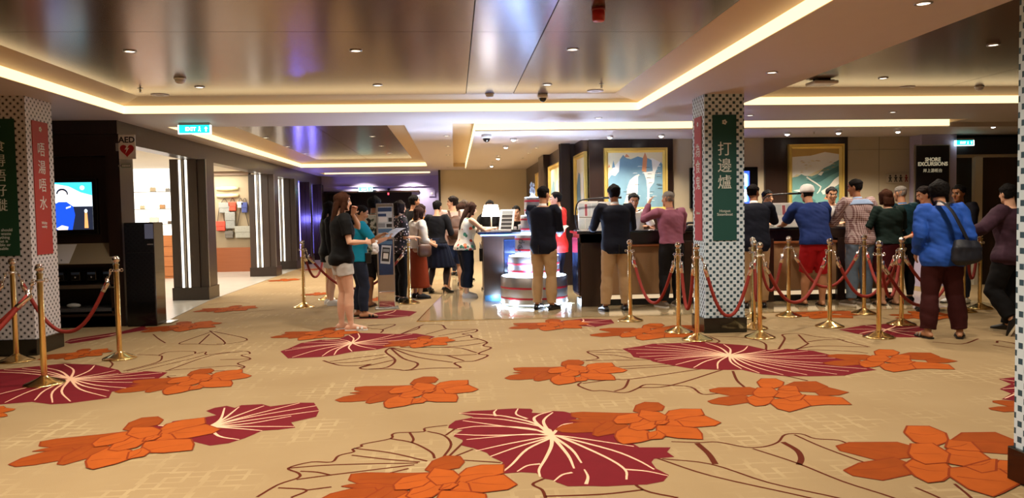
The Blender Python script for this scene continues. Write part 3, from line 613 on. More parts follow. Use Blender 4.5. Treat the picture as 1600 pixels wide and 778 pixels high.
p = gp(1552, 192, ZS); t = thing('globe_lamp', 'small bright globe lamp in the ceiling near the right exit sign', 'lamp', (p.x, p.y, ZS)); MB().lathe([(.05,0),(.055,-.02)],seg=16).build('base', M_white, t); MB().ell((0,0,-.04),(.05,.05,.04),14,8).build('globe', emit_mat('globe glow', (1,.95,.86), 7), t, True)
def sprinkler(px, py, z, label):
    p = gp(px, py, z); t = thing('sprinkler', label, 'sprinkler', (p.x, p.y, z)); m = MB().lathe([(.03, 0), (.03, -.004), (.008, -.006), (.007, -.04), (.016, -.042), (.016, -.046), (.002, -.047)], seg=14); m.build('head', M_steel, t)
    MB().tube([(-.009,0,-.01),(-.011,0,-.03),(0,0,-.042)], .0025, 6).tube([(.009,0,-.01),(.011,0,-.03),(0,0,-.042)], .0025, 6).build('yoke', M_brass, t)
sprinkler(940, 131, ZP, 'sprinkler head in the brown ceiling, right of the camera dome'); sprinkler(219, 138, ZP, 'sprinkler head at the left corner of the brown ceiling'); sprinkler(1272, 205, ZR, 'sprinkler head between the spotlights above the right-hand painting')
p = gp(1262, 133, ZP); t = thing('access_point', 'white flat access point hanging in front of the right-hand cove', 'access point', (p.x, p.y-.35, ZP))
MB().rbox((-.14, -.12, -.055), (.14, .12, -.02), .01).build('case', M_white, t); MB().box((-.07, -.07, -.02), (.07, .07, 0)).build('mount', M_black, t); MB().box((-.1,-.1,-.019),(.1,.1,-.012)).build('vent', M_black, t)
p = gp(482*1, 200, ZS)
for px, py, z, lb in ((250,148,ZP,'round flush speaker grille at the left corner of the brown ceiling'), (930,142,ZP,'round flush speaker grille near the far cove right of the camera dome'), (1416,136,ZP,'round flush speaker grille by the right-hand cove')):
    p = gp(px, py, z); t = thing('ceiling_speaker', lb, 'speaker', (p.x, p.y, z-.001)); MB().lathe([(.10, .001), (.10, -.005), (.092, -.007)], seg=24).build('rim', M_soffit, t); MB().lathe([(.001,-.008),(.09,-.006),(.09,0)], seg=24).build('grille', mat('speaker grille', '#9a8c7c', .6), t)

# exit signs
M_exit = emit_mat('exit teal glow', (.01, .55, .50), 1.5); M_exitw = emit_mat('exit white glow', (.85, 1.0, .97), 2.2)
def exit_sign(x, y, z, w_, label, arrow=True, rod=.06):
    t = thing('exit_sign', label, 'exit sign', (x, y, z)); h = w_*.27
    MB().box((-w_*.5, -.03, 0), (w_*.5, .03, -.03)).build('mounting', M_steel, t)
    f = MB().rbox((-w_*.5, -.02, -.03-h), (w_*.5, .02, -.03), .006).build('panel', M_exit, t)
    MB().box((-w_*.5, -.022, -.04-h), (w_*.5, .022, -.03-h)).box((w_*.5,-.022,-.04-h),(w_*.5+.012,.022,-.03)).box((-w_*.5-.012,-.022,-.04-h),(-w_*.5,.022,-.03)).build('frame', M_exitw, t)
    text('EXIT', h*.62, facing_cam(-w_*.12, -.0215, -.03-h*.52), M_exitw, f, 'lettering', .001, bold=.002)
    m = MB()
    cx_ = w_*.38; cz = -.03-h*.5; s = h*.30
    m.plate([(cx_, -.021, cz+s), (cx_+s*.7, -.021, cz+s*.2), (cx_+s*.25, -.021, cz+s*.2), (cx_+s*.25, -.021, cz-s), (cx_-s*.25, -.021, cz-s), (cx_-s*.25, -.021, cz+s*.2), (cx_-s*.7, -.021, cz+s*.2)], (0, -.001, 0)); m.build('arrow', M_exitw, f)
    m = MB(); cx_ = w_*.17; m.ell((cx_, -.0215, cz+s*.8), (s*.28, .001, s*.28), 10, 6); m.plate([(cx_-s*.3,-.021,cz+s*.4),(cx_+s*.4,-.021,cz+s*.3),(cx_+s*.2,-.021,cz-s*.2),(cx_+s*.5,-.021,cz-s),(cx_+s*.2,-.021,cz-s),(cx_,-.021,cz-s*.4),(cx_-s*.5,-.021,cz-s),(cx_-s*.6,-.021,cz-s*.7),(cx_-s*.15,-.021,cz-s*.1)], (0,-.001,0)); m.build('running_figure', M_exitw, f)
p = gp(304, 192, ZS); exit_sign(p.x, p.y, ZS, .40, 'green lit exit sign hanging in front of the small left ceiling tray')
exit_sign(-2.85, 25.3, 2.31, .42, 'small green exit sign above the dark doorway of the end wall'); exit_sign(8.62, 12.50, 2.50, .30, 'green lit exit sign beside the shore excursions board')
t = thing('alarm_beacon', 'small red light on the lintel of the dark doorway', 'beacon', (-2.13, 25.40, 2.10)); MB().box((-.02,-.02,-.06),(.02,.02,.0)).build('lens', emit_mat('red beacon', (1,.04,.06), 4), t); MB().ell((.02,0,.12),(.05,.04,.035)).box((0,-.01,0),(.03,.02,.1)).build('camera_body', M_black, t)
t = thing('wall_box', 'small pale square box on the lilac wall at right', 'box', (-.72, 25.49, 2.06)); MB().rbox((-.1,-.04,-.1),(.1,0,.1),.008).build('case', M_lilac, t); MB().lathe([(.04,0),(.04,.006),(.03,.008)],seg=14).xf(Matrix.Rotation(math.pi/2,4,'X')@Matrix.Identity(4)).xf(Matrix.Translation((0,-.04,0))).build('dial', M_white, t)
# unseen downlights of the same ceiling, some added to brighten the foreground
for i, (x, y) in enumerate(((-2.6, 2.2), (.1, 2.2), (1.5, 5.0), (-1.3, 4.4), (-2.9, 5.0), (.2, -.8), (-2.4, -.8), (-1.3, 3.3), (1.2, 3.3), (-3.1, 3.3))): downlight(x, y, ZP-.001, 'recessed downlight in the near brown ceiling outside the view', 'downlights of the near brown ceiling', 1.15, proto)
for x, y in ((5.2, 2.5), (7.4, 4.5), (5.2, 5.5)): downlight(x, y, ZP-.001, 'recessed downlight in the near right ceiling outside the view', 'downlights of the near right ceiling', .8, proto)
# light inside the shop
for i, (x, y, e) in enumerate(((-6.6, 13.5, 60), (-6.4, 16.8, 60), (-6.0, 19.5, 40), (-5.2, 15.8, 30))):
    l = bpy.data.lights.new('shop lamp', 'AREA'); l.shape = 'RECTANGLE'; l.size = 1.2; l.size_y = .6; l.energy = e; l.color = (1, .93, .82); o = bpy.data.objects.new('shop_ceiling_lamp', l); COL.objects.link(o); o.location = (x, y, 2.52)

# ---------------------------------------------------------------- reception desks
M_leather = mat('tan desk panel', '#a07c58', .38, var=.08, vscale=3, bump=.05)
M_striplow = emit_mat('warm desk base light', (1.0, .78, .5), .4)
M_ledb = emit_mat('cold white blue led', (.62, .80, 1.0), 11.0)
M_ledb2 = emit_mat('blue led', (.12, .32, 1.0), 5.0)
M_bluegl = mat('blue black desk gloss', '#141c30', .14, coat=.4)
M_dtop = mat('black stone top', '#0d0c0d', .15, coat=.3)
t = thing('reception_desk', 'long dark reception desk with tan panels, behind the brass posts', 'desk', (0, 0, 0))
m = MB(); m.box((1.78, 11.02, .16), (6.55, 11.55, 1.06)); m.box((1.80, 10.97, 0), (2.20, 11.02, 1.06)); m.box((1.78, 10.97, .93), (6.55, 11.02, 1.06)); m.build('body', M_dwood, t)
for i, (a, b_) in enumerate(((2.22, 3.30), (3.44, 4.52), (4.66, 5.62), (5.72, 6.50))):
    q = MB().rbox((a, 10.985, .17), (b_, 11.02, .86), .008).build('front_panel', M_leather, t)
    MB().rbox((a-.02, 10.955, .86), (b_+.02, 11.02, .895), .006).build('panel_trim', M_trimw, q)
    MB().box((a, 11.03, .10), (b_, 11.05, .16)).build('base_light', M_striplow, t)
for x in (3.37, 4.59, 5.67): MB().rbox((x-.06, 10.95, .0), (x+.06, 11.02, .93), .006).build('pilaster', M_dwood, t)
MB().box((1.82, 11.05, 0), (6.50, 11.5, .10)).build('toe_kick', M_black, t)
MB().rbox((1.74, 10.90, 1.06), (6.60, 11.62, 1.10), .008).build('counter_top', M_dtop, t)
MB().box((1.76, 11.0, .2), (1.782, 11.5, 1.0)).build('end_panel', M_bluegl, t)
t = thing('side_desk', 'blue-lit dark desk behind the stacked tin tower, with a lamp on it', 'desk', (0, 0, 0))
m = MB(); m.box((.46, 12.02, .10), (1.30, 13.3, 1.05)); m.build('body', M_dwood2, t)
MB().box((.44, 11.99, .10), (.74, 12.02, 1.05)).box((.74, 12.0, .98), (1.30, 12.02, 1.05)).build('pilaster', M_dwood, t)
MB().rbox((.76, 12.0, .30), (1.28, 12.02, .96), .006).build('front_panel', M_bluegl, t)
MB().box((.78, 11.985, .285), (1.26, 11.998, .30)).build('panel_light', M_ledb2, t)
MB().box((.45, 12.0, 0), (1.29, 12.5, .10)).box((.47, 12.5, 0), (1.29, 13.25, .10)).build('plinth', mat('steel blue plinth', '#3c6f9c', .25, metal=.6), t)
MB().rbox((.36, 11.92, 1.05), (1.34, 13.36, 1.09), .008).build('counter_top', M_bluegl, t)
MB().box((.40, 11.905, 1.03), (1.32, 11.925, 1.05)).build('edge_light', M_ledb2, t)
t = thing('brochure_pocket', 'white brochures in a pocket on the end of the blue-lit desk', 'brochure holder', (.405, 12.3, .62)); MB().box((-.02,-.1,0),(.03,.1,.2)).build('pocket', M_black, t)
for k in range(3): MB().box((-.012+.012*k,-.09,.02),(-.004+.012*k,.09,.30-.03*k)).build('brochure', M_white, t)

# tower of five drums tied with red ribbon
M_tin = mat('brushed tin', '#b9b9bd', .3, metal=.85, var=.05); M_ribbon = mat('red satin ribbon', '#9c1526', .4); M_tintop = emit_mat('glowing drum top', (.50, .68, 1.0), 14.0)
CX, CY = 1.17, 11.48
t = thing('tin_tower', 'tower of five stacked silver drums with red ribbons, glowing white and blue', 'display tower', (CX, CY, 0))
z = .03; m = MB()
for i, (r, z0, z1) in enumerate(((.50, .045, .44), (.385, .46, .735), (.275, .755, 1.05), (.185, 1.07, 1.33), (.125, 1.35, 1.60))):
    d = MB().lathe([(r*.985, z0), (r, z0+.01), (r, z1-.012), (r*.985, z1), (r*.96, z1+.002)], seg=48).build('drum', M_tin, t, 'auto')
    MB().lathe([(.001, z1+.001), (r*.955, z1+.001), (r*.955, z1+.006), (.001, z1+.006)], seg=40).build('glowing_top', M_tintop, d)
    for f in (.22, .60) if i < 2 else (.25, .80):
        zz = z0 + (z1-z0)*f; MB().lathe([(r+.001, zz-.014), (r+.004, zz-.012), (r+.004, zz+.012), (r+.001, zz+.014)], seg=48).build('ribbon', M_ribbon, d)
    MB().lathe([(r*.90, z0-.016), (r*.97, z0-.014), (r*.97, z0-.002), (r*.90, z0)], seg=40).build('underglow_light', M_ledb, d)
MB().lathe([(.44, 0), (.46, .0), (.46, .03), (.44, .03)], seg=40).build('base', M_black, t)
e = MB()
for k in range(2):    # round crest on the third drum
    pass
e.tube([(.045*math.cos(a*math.pi/8), -.0, .045*math.sin(a*math.pi/8)) for a in range(14)], .006, 6); e.tube([(.015*math.cos(a*math.pi/4), 0, .02*math.sin(a*math.pi/4)-.002) for a in range(6)], .006, 6); e.ell((.0, 0, -.03), (.007, .004, .007), 8, 6)
e.xf(Matrix.Rotation(-.9, 4, 'Z') @ Matrix.Translation((0, -.279, .86))); e2 = MB(); e2.tube([(-.05,0,0),(.05,0,0)], .005, 6); e2.tube([(.035*math.cos(a*math.pi/6)-.02, 0, .03*math.sin(a*math.pi/6)+.01) for a in range(11)], .005, 6); e2.xf(Matrix.Rotation(-.75, 4, 'Z') @ Matrix.Translation((0, -.279, .945)))
MB().add(e.v, e.f).add(e2.v, e2.f).build('crest', mat('navy crest', '#10182c', .5), t)
m = MB()
for k in range(46):
    a = rnd.random()*6.28; zz = rnd.random(); r = .036*(1-.35*zz); s = .010+.012*rnd.random(); c0 = V((r*math.cos(a), r*math.sin(a), 1.61+.20*zz))
    m.add([c0+V((s,0,0)), c0-V((s,0,0)), c0+V((0,s,0)), c0-V((0,s,0)), c0+V((0,0,s*1.7)), c0-V((0,0,s*1.7))], [(0,2,4),(2,1,4),(1,3,4),(3,0,4),(2,0,5),(1,2,5),(3,1,5),(0,3,5)])
m.lathe([(.034, 1.607), (.03, 1.62), (.026, 1.8), (.01, 1.82)], seg=8); m.build('crystal_topper', [mat('pale crystal', '#c9d6ea', .08, metal=.6, emit='#9db8e8', es=.0)], t)
for a in range(8):
    q = a*math.pi/4; l = bpy.data.lights.new('tower glow', 'POINT'); l.energy = 5; l.color = (.62, .80, 1); l.shadow_soft_size = .03
    o = bpy.data.objects.new('underglow_lamp', l); COL.objects.link(o); o.parent = t; o.location = (.53*math.cos(q), .53*math.sin(q), .03)

for a in range(6):  # unseen spots added round the lowest drum to tint the ceiling blue
    q = a*math.pi/3+.2; l = bpy.data.lights.new('added tower uplight', 'SPOT'); l.energy = 110; l.color = (.50, .66, 1); l.spot_size = math.radians(150); l.spot_blend = .8; l.shadow_soft_size = .04
    o = bpy.data.objects.new('added_uplight', l); COL.objects.link(o); o.parent = t; o.location = (.45*math.cos(q), .45*math.sin(q), .50); o.rotation_euler = (math.pi, 0, 0)
# things on the desks
t = thing('table_lamp', 'lit table lamp with white shade on the left desk', 'lamp', (.62, 13.05, 1.09)); MB().lathe([(.07, 0), (.075, .01), (.02, .02), (.012, .05), (.012, .30)], seg=16).build('stem', M_steel, t, 'auto')
MB().lathe([(.16, .235), (.115, .43), (.112, .43), (.157, .235)], seg=28).build('lamp_shade', emit_mat('lit lamp shade', (1, .93, .82), 4.5), t, True)
def lean_board(loc, rz, w_, h_, tilt, name, label, cat, rows):
    t = thing(name, label, cat, loc, rz); M = Matrix.Rotation(tilt, 4, 'X')
    MB().rbox((-w_/2, -.006, 0), (w_/2, .006, h_), .003).xf(M).build('board', M_white, t)
    yt = .008+h_*.7*math.sin(-tilt); m = MB(); m.plate([(-w_*.3,yt,h_*.69),(w_*.3,yt,h_*.69),(w_*.3,yt+.09,0),(-w_*.3,yt+.09,0)],(0,.004,0)); m.build('easel_back', M_black, t)
    for z0, z1, x0, x1, col in rows: MB().box((x0*w_/2, -.0078, z0*h_), (x1*w_/2, -.006, z1*h_)).xf(M).build('printed_block', col, t)
    return t
PG = mat('print grey', '#8d9090', .7, var=.15, vscale=60); PL = mat('print pale grey', '#c3c9c8', .7, var=.12, vscale=50); PD = mat('print dark', '#2f2c2a', .6, var=.4, vscale=40); PR = mat('print red', '#a5545c', .7, var=.3, vscale=60); PB = mat('print navy', '#1f3458', .5, var=.2, vscale=30); PBl = mat('print photo blue', '#4f7396', .5, var=.35, vscale=18)
rows = [(.48,.93,-.92,-.38,PL),(.48,.93,-.02,.3,PL),(.48,.93,.36,.92,PL),(.50,.90,-.32,-.08,PR),(.06,.42,-.92,-.34,PL),(.06,.42,-.28,.3,PL),(.06,.42,.36,.92,PL),(.445,.46,-.9,.95,PD)]
lean_board((1.96, 11.22, 1.10), 0.0, .30, .43, -.06, 'notice_board', 'left white timetable board standing on the desk beside the man in red', 'notice board', rows)
lean_board((2.27, 11.25, 1.10), -.05, .30, .42, -.06, 'notice_board', 'white timetable board half hidden behind the man at the notice boards', 'notice board', rows)
lean_board((4.98, 11.25, 1.10), .1, .42, .36, -.1, 'notice_board', 'white board standing on the desk before the blazer man right of the column', 'notice board', rows[:4])
lean_board((.83, 12.55, 1.09), -.5, .26, .36, -.28, 'brochure_stand', 'tilted brochure stand with dark pictures on the left desk', 'brochure stand', [(.78,.93,-.7,.75,PG),(.60,.75,-.7,.75,PD),(.42,.57,-.7,.75,PD),(.24,.39,-.7,.75,PD),(.07,.2,-.7,.75,PD)])
t = thing('monitor', 'thin white screen seen edge on between lamp and brochure stand', 'monitor', (.84, 13.0, 1.09), 1.2); MB().rbox((-.2,-.012,.05),(.2,.012,.34),.005).build('screen', M_white, t); MB().box((-.19,-.014,.06),(.19,-.012,.33)).build('display', M_black, t); MB().rbox((-.1,-.08,0),(.1,.08,.012),.003).box((-.015,-.01,.01),(.015,.01,.06)).build('stand', M_black, t)
t = thing('keyboard', 'pale keyboard on the left desk under the lamp', 'keyboard', (.60, 12.62, 1.09), .15); MB().rbox((-.2,-.07,0),(.2,.07,.016),.004).build('case', M_white, t)
m = MB()
for i in range(11):
    for j in range(4): m.box((-.185+.034*i,-.055+.029*j,.016),(-.157+.034*i,-.031+.029*j,.021))
m.build('keys', PG, t)
def gooseneck(x, y, w_, h_, label):
    t = thing('gooseneck_lamp', label, 'desk lamp', (x, y, 1.10)); MB().lathe([(.06,0),(.06,.012),(.02,.02),(.01,.04)],seg=16).build('base', M_black, t, 'auto')
    P = smooth_line([(0,0,.02),(-.03,0,h_*.35),(-.02,0,h_*.75),(.04,0,h_*.95),(w_*.4,0,h_*1.01),(w_*.9,0,h_*1.03)], 5); MB().tube(P, .010, 8).build('neck', M_black, t, True)
    MB().tube([(w_*.75,0,h_*1.03),(w_*1.3,0,h_*1.035)], .016, 10).build('light_head', M_black, t, True)
gooseneck(1.79, 11.15, .50, .46, 'black gooseneck lamp arching over the two timetable boards'); gooseneck(4.60, 11.2, .50, .48, 'black gooseneck lamp arching over the board right of the column')
t = thing('telephone', 'black telephone with tangled cord on the desk left of the column', 'telephone', (3.5, 11.2, 1.10), .3); MB().rbox((-.11,-.09,0),(.11,.09,.05),.012).build('base', M_black, t); MB().tube([(-.1,0,.06),(-.06,0,.085),(.06,0,.085),(.1,0,.06)], [.024,.018,.018,.024], 10).build('handset', M_black, t, True)
MB().tube([(.1+.02*math.cos(a*1.2), .03*math.sin(a*1.2)-.02*a/20, .02+.03*abs(math.sin(a*.2))) for a in range(26)], .004, 6).build('cord', M_black, t, True)
t = thing('paper_stack', 'small white stack of papers at the left end of the long desk', 'papers', (1.93, 11.05, 1.10), .2); MB().box((-.15,-.1,0),(.15,.1,.012)).build('sheets', M_white, t)
t = thing('desk_tray', 'dark tray with small white items on the left desk near the tin tower', 'tray', (1.08, 12.35, 1.09)); MB().rbox((-.17,-.13,0),(.17,.13,.02),.006).build('tray', M_black, t)
for k in range(4): MB().rbox((-.13+.07*k,-.04,.02),(-.09+.07*k,.05,.07+.03*(k%2)),.006).build('item', M_white, t)

# paintings, television, boards on the back wall
def painting(label, x0, x1, z0, z1, shapes, cols, axis='y', at=12.835, depth=.06):
    # framed landscape; drawn in (u, v) 0..1 on the canvas
    t = thing('framed_painting', label, 'painting', (0, 0, 0))
    def f(u, v, d=0.0):
        a = x0+(x1-x0)*u; zz = z0+(z1-z0)*v
        return V((a, at-d, zz)) if axis == 'y' else V((at-d, a, zz))
    fw_ = .075; us = fw_/abs(x1-x0); vs = fw_/(z1-z0); m = MB()
    prof = ((0, .002), (0, depth), (.35, depth*.8), (.55, depth*.9), (1, depth*.35), (1, .002))
    ring = []
    for k, d in prof: ring.append([f(us*k, vs*k, d), f(1-us*k, vs*k, d), f(1-us*k, 1-vs*k, d), f(us*k, 1-vs*k, d)])
    vs_ = [p for r in ring for p in r]; fs = [(i*4+k, i*4+(k+1) % 4, (i+1)*4+(k+1) % 4, (i+1)*4+k) for i in range(len(prof)-1) for k in range(4)]
    m.add(vs_, fs); m.build('frame', M_gold, t)
    b = MB(); iu0, iu1, iv0, iv1 = us, 1-us, vs, 1-vs
    def g(u, v, d): return f(iu0+(iu1-iu0)*u, iv0+(iv1-iv0)*v, d)
    b.poly([g(0,0,.008), g(1,0,.008), g(1,1,.008), g(0,1,.008)], 0)
    for k, (mi, pts) in enumerate(shapes): b.poly([g(max(0,min(1,u)), max(0,min(1,v)), .0085+.0002*k) for u, v in pts], mi)
    b.build('canvas', cols, t, fix=True)
    return t
PC = [mat('painted cream sky', '#e6d9b0', .6, var=.06, vscale=6), mat('painted slate blue', '#6f93a3', .6, var=.25, vscale=5), mat('painted white mist', '#efece0', .6, var=.05, vscale=8), mat('painted ink', '#3b4038', .6), mat('painted orange', '#cf8a5c', .6, var=.1), mat('painted sea green', '#6a9a95', .6, var=.25, vscale=5), mat('painted ochre sky', '#c9a45a', .6, var=.1), mat('painted deep green', '#4a7a78', .6, var=.25, vscale=7)]
S1 = [(2, [(0,.15),(0,.62),(.2,.85),(.5,.75),(.8,.9),(1,.8),(1,.1)]), (1, [(.0,.05),(.0,.52),(.06,.6),(.13,.58),(.2,.66),(.22,.88),(.28,.96),(.34,.9),(.42,.88),(.55,.93),(.64,.9),(.72,.9),(.80,.86),(.82,.66),(.66,.64),(.55,.6),(.48,.57),(.40,.5),(.36,.4),(.33,.2),(.28,.05)]),
      (1, [(.50,.0),(.54,.3),(.55,.55),(.58,.63),(.66,.62),(.70,.5),(.72,.3),(.71,.0)]), (1, [(.74,0),(.76,.35),(.84,.45),(.86,.62),(.92,.75),(.97,.82),(1,.78),(1,0)]), (1, [(.07,.72),(.10,.86),(.13,.74)]), (4, [(.62,.66),(.64,.9),(.68,1.0),(.72,.9),(.70,.64)]), (4, [(.30,.92),(.34,.98),(.40,.92)]), (4, [(0,.73),(.02,.8),(.04,.74)]), (2, [(.33,.05),(.36,.38),(.42,.52),(.50,.58),(.53,.5),(.50,.05)])]
for i in range(34):
    u = .72+.24*rnd.random() if i % 3 else .3+.3*rnd.random(); v = .1+.65*rnd.random(); S1.append((3 if i % 2 else 2, [(u-.05, v), (u-.02, v+.012), (u+.03, v+.010), (u+.05, v+.002), (u, v+.004)]))
painting('large gilt framed blue mountain painting behind the man at the notice boards', 2.51, 3.59, 1.36, 2.43, S1, PC)
S2 = [(6, [(0,.82),(1,.86),(1,1),(0,1)]), (2, [(0,.50),(.1,.56),(.3,.52),(.5,.6),(1,.75),(1,.9),(.7,.94),(.4,.88),(0,.86)]), (5, [(0,0),(0,.50),(.12,.52),(.2,.56),(.28,.53),(.42,.52),(.55,.56),(.68,.66),(.82,.71),(.9,.76),(1,.80),(1,0)]), (7, [(.30,.45),(.5,.5),(.62,.56),(.75,.6),(1,.7),(1,.6),(.8,.52),(.6,.42),(.45,.40)]), (2, [(.62,.26),(.70,.3),(.80,.36),(.9,.46),(1,.52),(1,.38),(.86,.3),(.78,.22),(.66,.2)]), (4, [(.68,.12),(.75,.2),(.84,.18),(.80,.1)]), (2, [(.55,.55),(.62,.6),(.68,.6),(.62,.53)]), (2, [(.30,.50),(.40,.44),(.52,.38),(.60,.33),(.56,.26),(.52,.22),(.545,.22),(.60,.27),(.63,.34),(.52,.41),(.40,.47),(.32,.52)]), (7, [(0,.1),(.15,.24),(.35,.18),(.5,.1),(.5,0),(0,0)]), (2, [(.02,.28),(.2,.30),(.36,.26),(.2,.24)]), (7, [(.82,.2),(.9,.3),(1,.32),(1,.15)])]
for i in range(22):
    u = .1+.8*rnd.random(); v = .58+.22*rnd.random(); S2.append((0 if i % 2 else 6, [(u-.05, v), (u, v+.014), (u+.05, v+.006), (u, v+.004)]))
painting('gilt framed green hills painting above the man in the white cap', 5.69, 6.81-.34+.2, 1.33, 2.46, S2, PC)
S3 = [(1, [(.0,.0),(.0,.5),(.2,.75),(.35,.7),(.4,.3),(.5,0)]), (2, [(.4,.1),(.5,.7),(.6,.75),(.7,.3),(.65,.1)]), (1, [(.7,0),(.75,.6),(.9,.8),(1,.7),(1,0)])]
def rev(s): return s
painting('gilt framed painting on the side wall next to the large blue mountain painting', 14.15, 12.98, 1.32, 2.40, S3, PC, 'x', 2.265)
painting('gilt framed painting on the side wall behind the man in red', 16.8, 14.85, 1.28, 2.36, S3, PC, 'x', 2.115)
painting('farthest gilt framed painting on the side wall', 19.5, 18.2, 1.3, 2.35, S3, PC, 'x', 2.115)
t = thing('wall_television', 'black framed television behind the checked column, blue picture showing', 'television', (0, 0, 0))
MB().rbox((3.99, 12.83, 1.40), (5.17, 12.895, 2.09), .01).build('case', M_gloss, t)
s = MB(); s.quad((4.06,12.826,1.47),(5.02,12.826,1.47),(5.02,12.826,2.02),(4.06,12.826,2.02),0); s.plate([(4.70,12.825,1.55),(5.0,12.825,1.50),(5.0,12.825,1.95),(4.85,12.825,1.99)],(0,-.001,0),1); s.ell((4.94,12.823,1.66),(.05,.002,.055),14,8,2); s.box((4.91,12.822,1.5),(4.97,12.825,1.62),2); s.plate([(4.80,12.8245,1.85),(4.98,12.8245,1.75),(4.98,12.8245,1.97),(4.88,12.8245,2.0)],(0,-.001,0),3)
s.build('screen', [emit_mat('screen deep blue', (.02,.06,.75), 2.0), emit_mat('screen mid blue', (.08,.22,1.0), 2.2), emit_mat('screen white', (.8,.9,1), 2), emit_mat('screen sky', (.35,.62,1), 2)], t)
t = thing('sign_board', 'black shore excursions board on the lilac pier', 'sign', (0, 0, 0)); MB().rbox((7.775, 12.50, .9), (8.36, 12.548, 2.39), .006).build('panel', mat('sign charcoal', '#141216', .35), t); MB().box((7.76,12.505,.89),(7.775,12.549,2.405)).box((8.36,12.505,.89),(8.375,12.549,2.405)).box((7.76,12.505,2.39),(8.375,12.549,2.405)).build('edge', M_steel, t)
M_sgn = mat('sign cream lettering', '#d8cfae', .4, emit='#d8cfae', es=.25)
text('SHORE\nEXCURSIONS', .088, facing_cam(8.067, 12.499, 2.115), M_sgn, t, 'lettering', .002, bold=.003, line=.85); text('岸上游柜台', .068, facing_cam(8.067, 12.499, 1.965), M_sgn, t, 'lettering', .002)
t = thing('wall_plaque', 'row of small dark and red figures on the cream wall left of the excursions board', 'wall sign', (7.52, 12.88, 1.86)); MB().box((-.04,-.004,-.075),(.36,.02,.075)).build('plate', M_beige2, t)
for k, (dx, mm) in enumerate(((0, PD), (.10, PD), (.19, PD), (.29, mat('figure red', '#8d2a1e', .5)))):
    m = MB(); m.ell((dx+.02, -.006, .045), (.016, .003, .018), 10, 6); m.plate([(dx-.015,-.006,.022),(dx+.055,-.006,.022),(dx+.03,-.006,-.01),(dx+.05,-.006,-.06),(dx+.03,-.006,-.06),(dx+.02,-.006,-.02),(dx+.01,-.006,-.06),(dx-.01,-.006,-.06),(dx+.008,-.006,-.01)],(0,-.002,0)); m.build('figure', mm, t)

# left: television niche, console, defibrillator sign, dispenser
t = thing('wall_television', 'glowing television showing a person in blue, in the dark niche at left', 'television', (0, 0, 0)); MB().rbox((-5.56, 10.36, 1.19), (-4.60, 10.42, 1.92), .01).build('case', M_gloss, t)
E = lambda n, c, s_=1.6: emit_mat(n, c, s_*.7)
s = MB(); y = 10.357
s.quad((-5.52,y,1.26),(-4.66,y,1.26),(-4.66,y,1.87),(-5.52,y,1.87),0)
def sp(pts, mi, d): s.plate([(a,y-d,b_) for a, b_ in pts], (0,-.0003,0), mi)
sp([(-5.52,1.26),(-4.66,1.26),(-4.66,1.56),(-5.52,1.56)],3,.0004); sp([(-5.2,1.87),(-4.66,1.87),(-4.66,1.70),(-4.8,1.74),(-4.95,1.82)],1,.0004); sp([(-5.34,1.52),(-5.25,1.52),(-5.25,1.80),(-5.34,1.80)],1,.0005); sp([(-5.17,1.4),(-5.155,1.4),(-5.155,1.87),(-5.17,1.87)],3,.0005)
sp([(-5.18,1.26),(-5.2,1.45),(-5.17,1.57),(-5.08,1.62),(-4.98,1.62),(-4.90,1.56),(-4.88,1.45),(-4.92,1.26)],2,.0008); sp([(-5.12,1.28),(-5.05,1.32),(-4.97,1.30),(-4.98,1.26),(-5.1,1.26)],4,.0012); s.ell((-5.03,y-.0012,1.71),(.068,.001,.085),16,10,4); s.plate([(-5.03+.075*math.cos(a*.35-.1)*1.0, y-.0030, 1.72+.075*math.sin(a*.35-.1)) for a in range(10)]+[(-5.03+.058*math.cos(a*.35-.1), y-.003, 1.715+.055*math.sin(a*.35-.1)) for a in range(9,-1,-1)], (0,-.0004,0), 3)
sp([(-4.99,1.55),(-4.93,1.57),(-4.93,1.55),(-4.99,1.53)],0,.0013); sp([(-4.77,1.28),(-4.72,1.28),(-4.73,1.48),(-4.76,1.5)],5,.0008); s.ell((-4.745,y-.001,1.50),(.02,.001,.025),10,6,0); s.ell((-4.78,y-.001,1.80),(.03,.001,.03),10,6,0)
s.build('screen', [E('tv white',(.85,.95,1)),E('tv cyan',(.05,.55,.75)),E('tv blue',(.01,.07,.62)),E('tv dark',(.03,.04,.08),.6),E('tv skin white',(1,.9,.86)),E('tv orange',(.8,.35,.12))], t)
t = thing('console_cabinet', 'dark console cabinet with sloping top under the left television', 'cabinet', (0, 0, 0))
m = MB(); m.box((-5.55, 10.26, 0), (-4.36, 10.30, .17)); m.box((-5.55,10.26,.0),(-4.36,10.74,.14)); m.box((-5.55,10.70,.14),(-4.36,10.74,.82)); m.box((-5.55,10.28,.78),(-4.36,10.74,.82)); m.box((-4.40,10.28,.14),(-4.36,10.70,.8)); m.box((-5.55,10.28,.14),(-5.51,10.70,.8)); m.build('carcass', M_dwood, t)
m = MB(); m.add([(-5.55,10.24,.82),(-4.36,10.24,.82),(-4.36,10.42,1.08),(-5.55,10.42,1.08),(-5.55,10.42,.82),(-4.36,10.42,.82)], [(0,1,2,3),(0,4,5,1),(4,3,2,5),(0,3,4),(1,5,2)]); m.build('sloping_top', mat('taupe desk surface', '#8a7b60', .4), t)
MB().box((-5.51,10.30,.52),(-4.40,10.70,.545)).build('shelf', M_steel, t); MB().box((-5.51,10.29,.50),(-4.40,10.31,.52)).build('shelf_edge', M_steel, t)
MB().box((-5.51,10.30,.20),(-4.40,10.7,.24)).build('bottom_shelf', mat('worn grey shelf', '#4c4a4c', .3, var=.4, vscale=30), t)
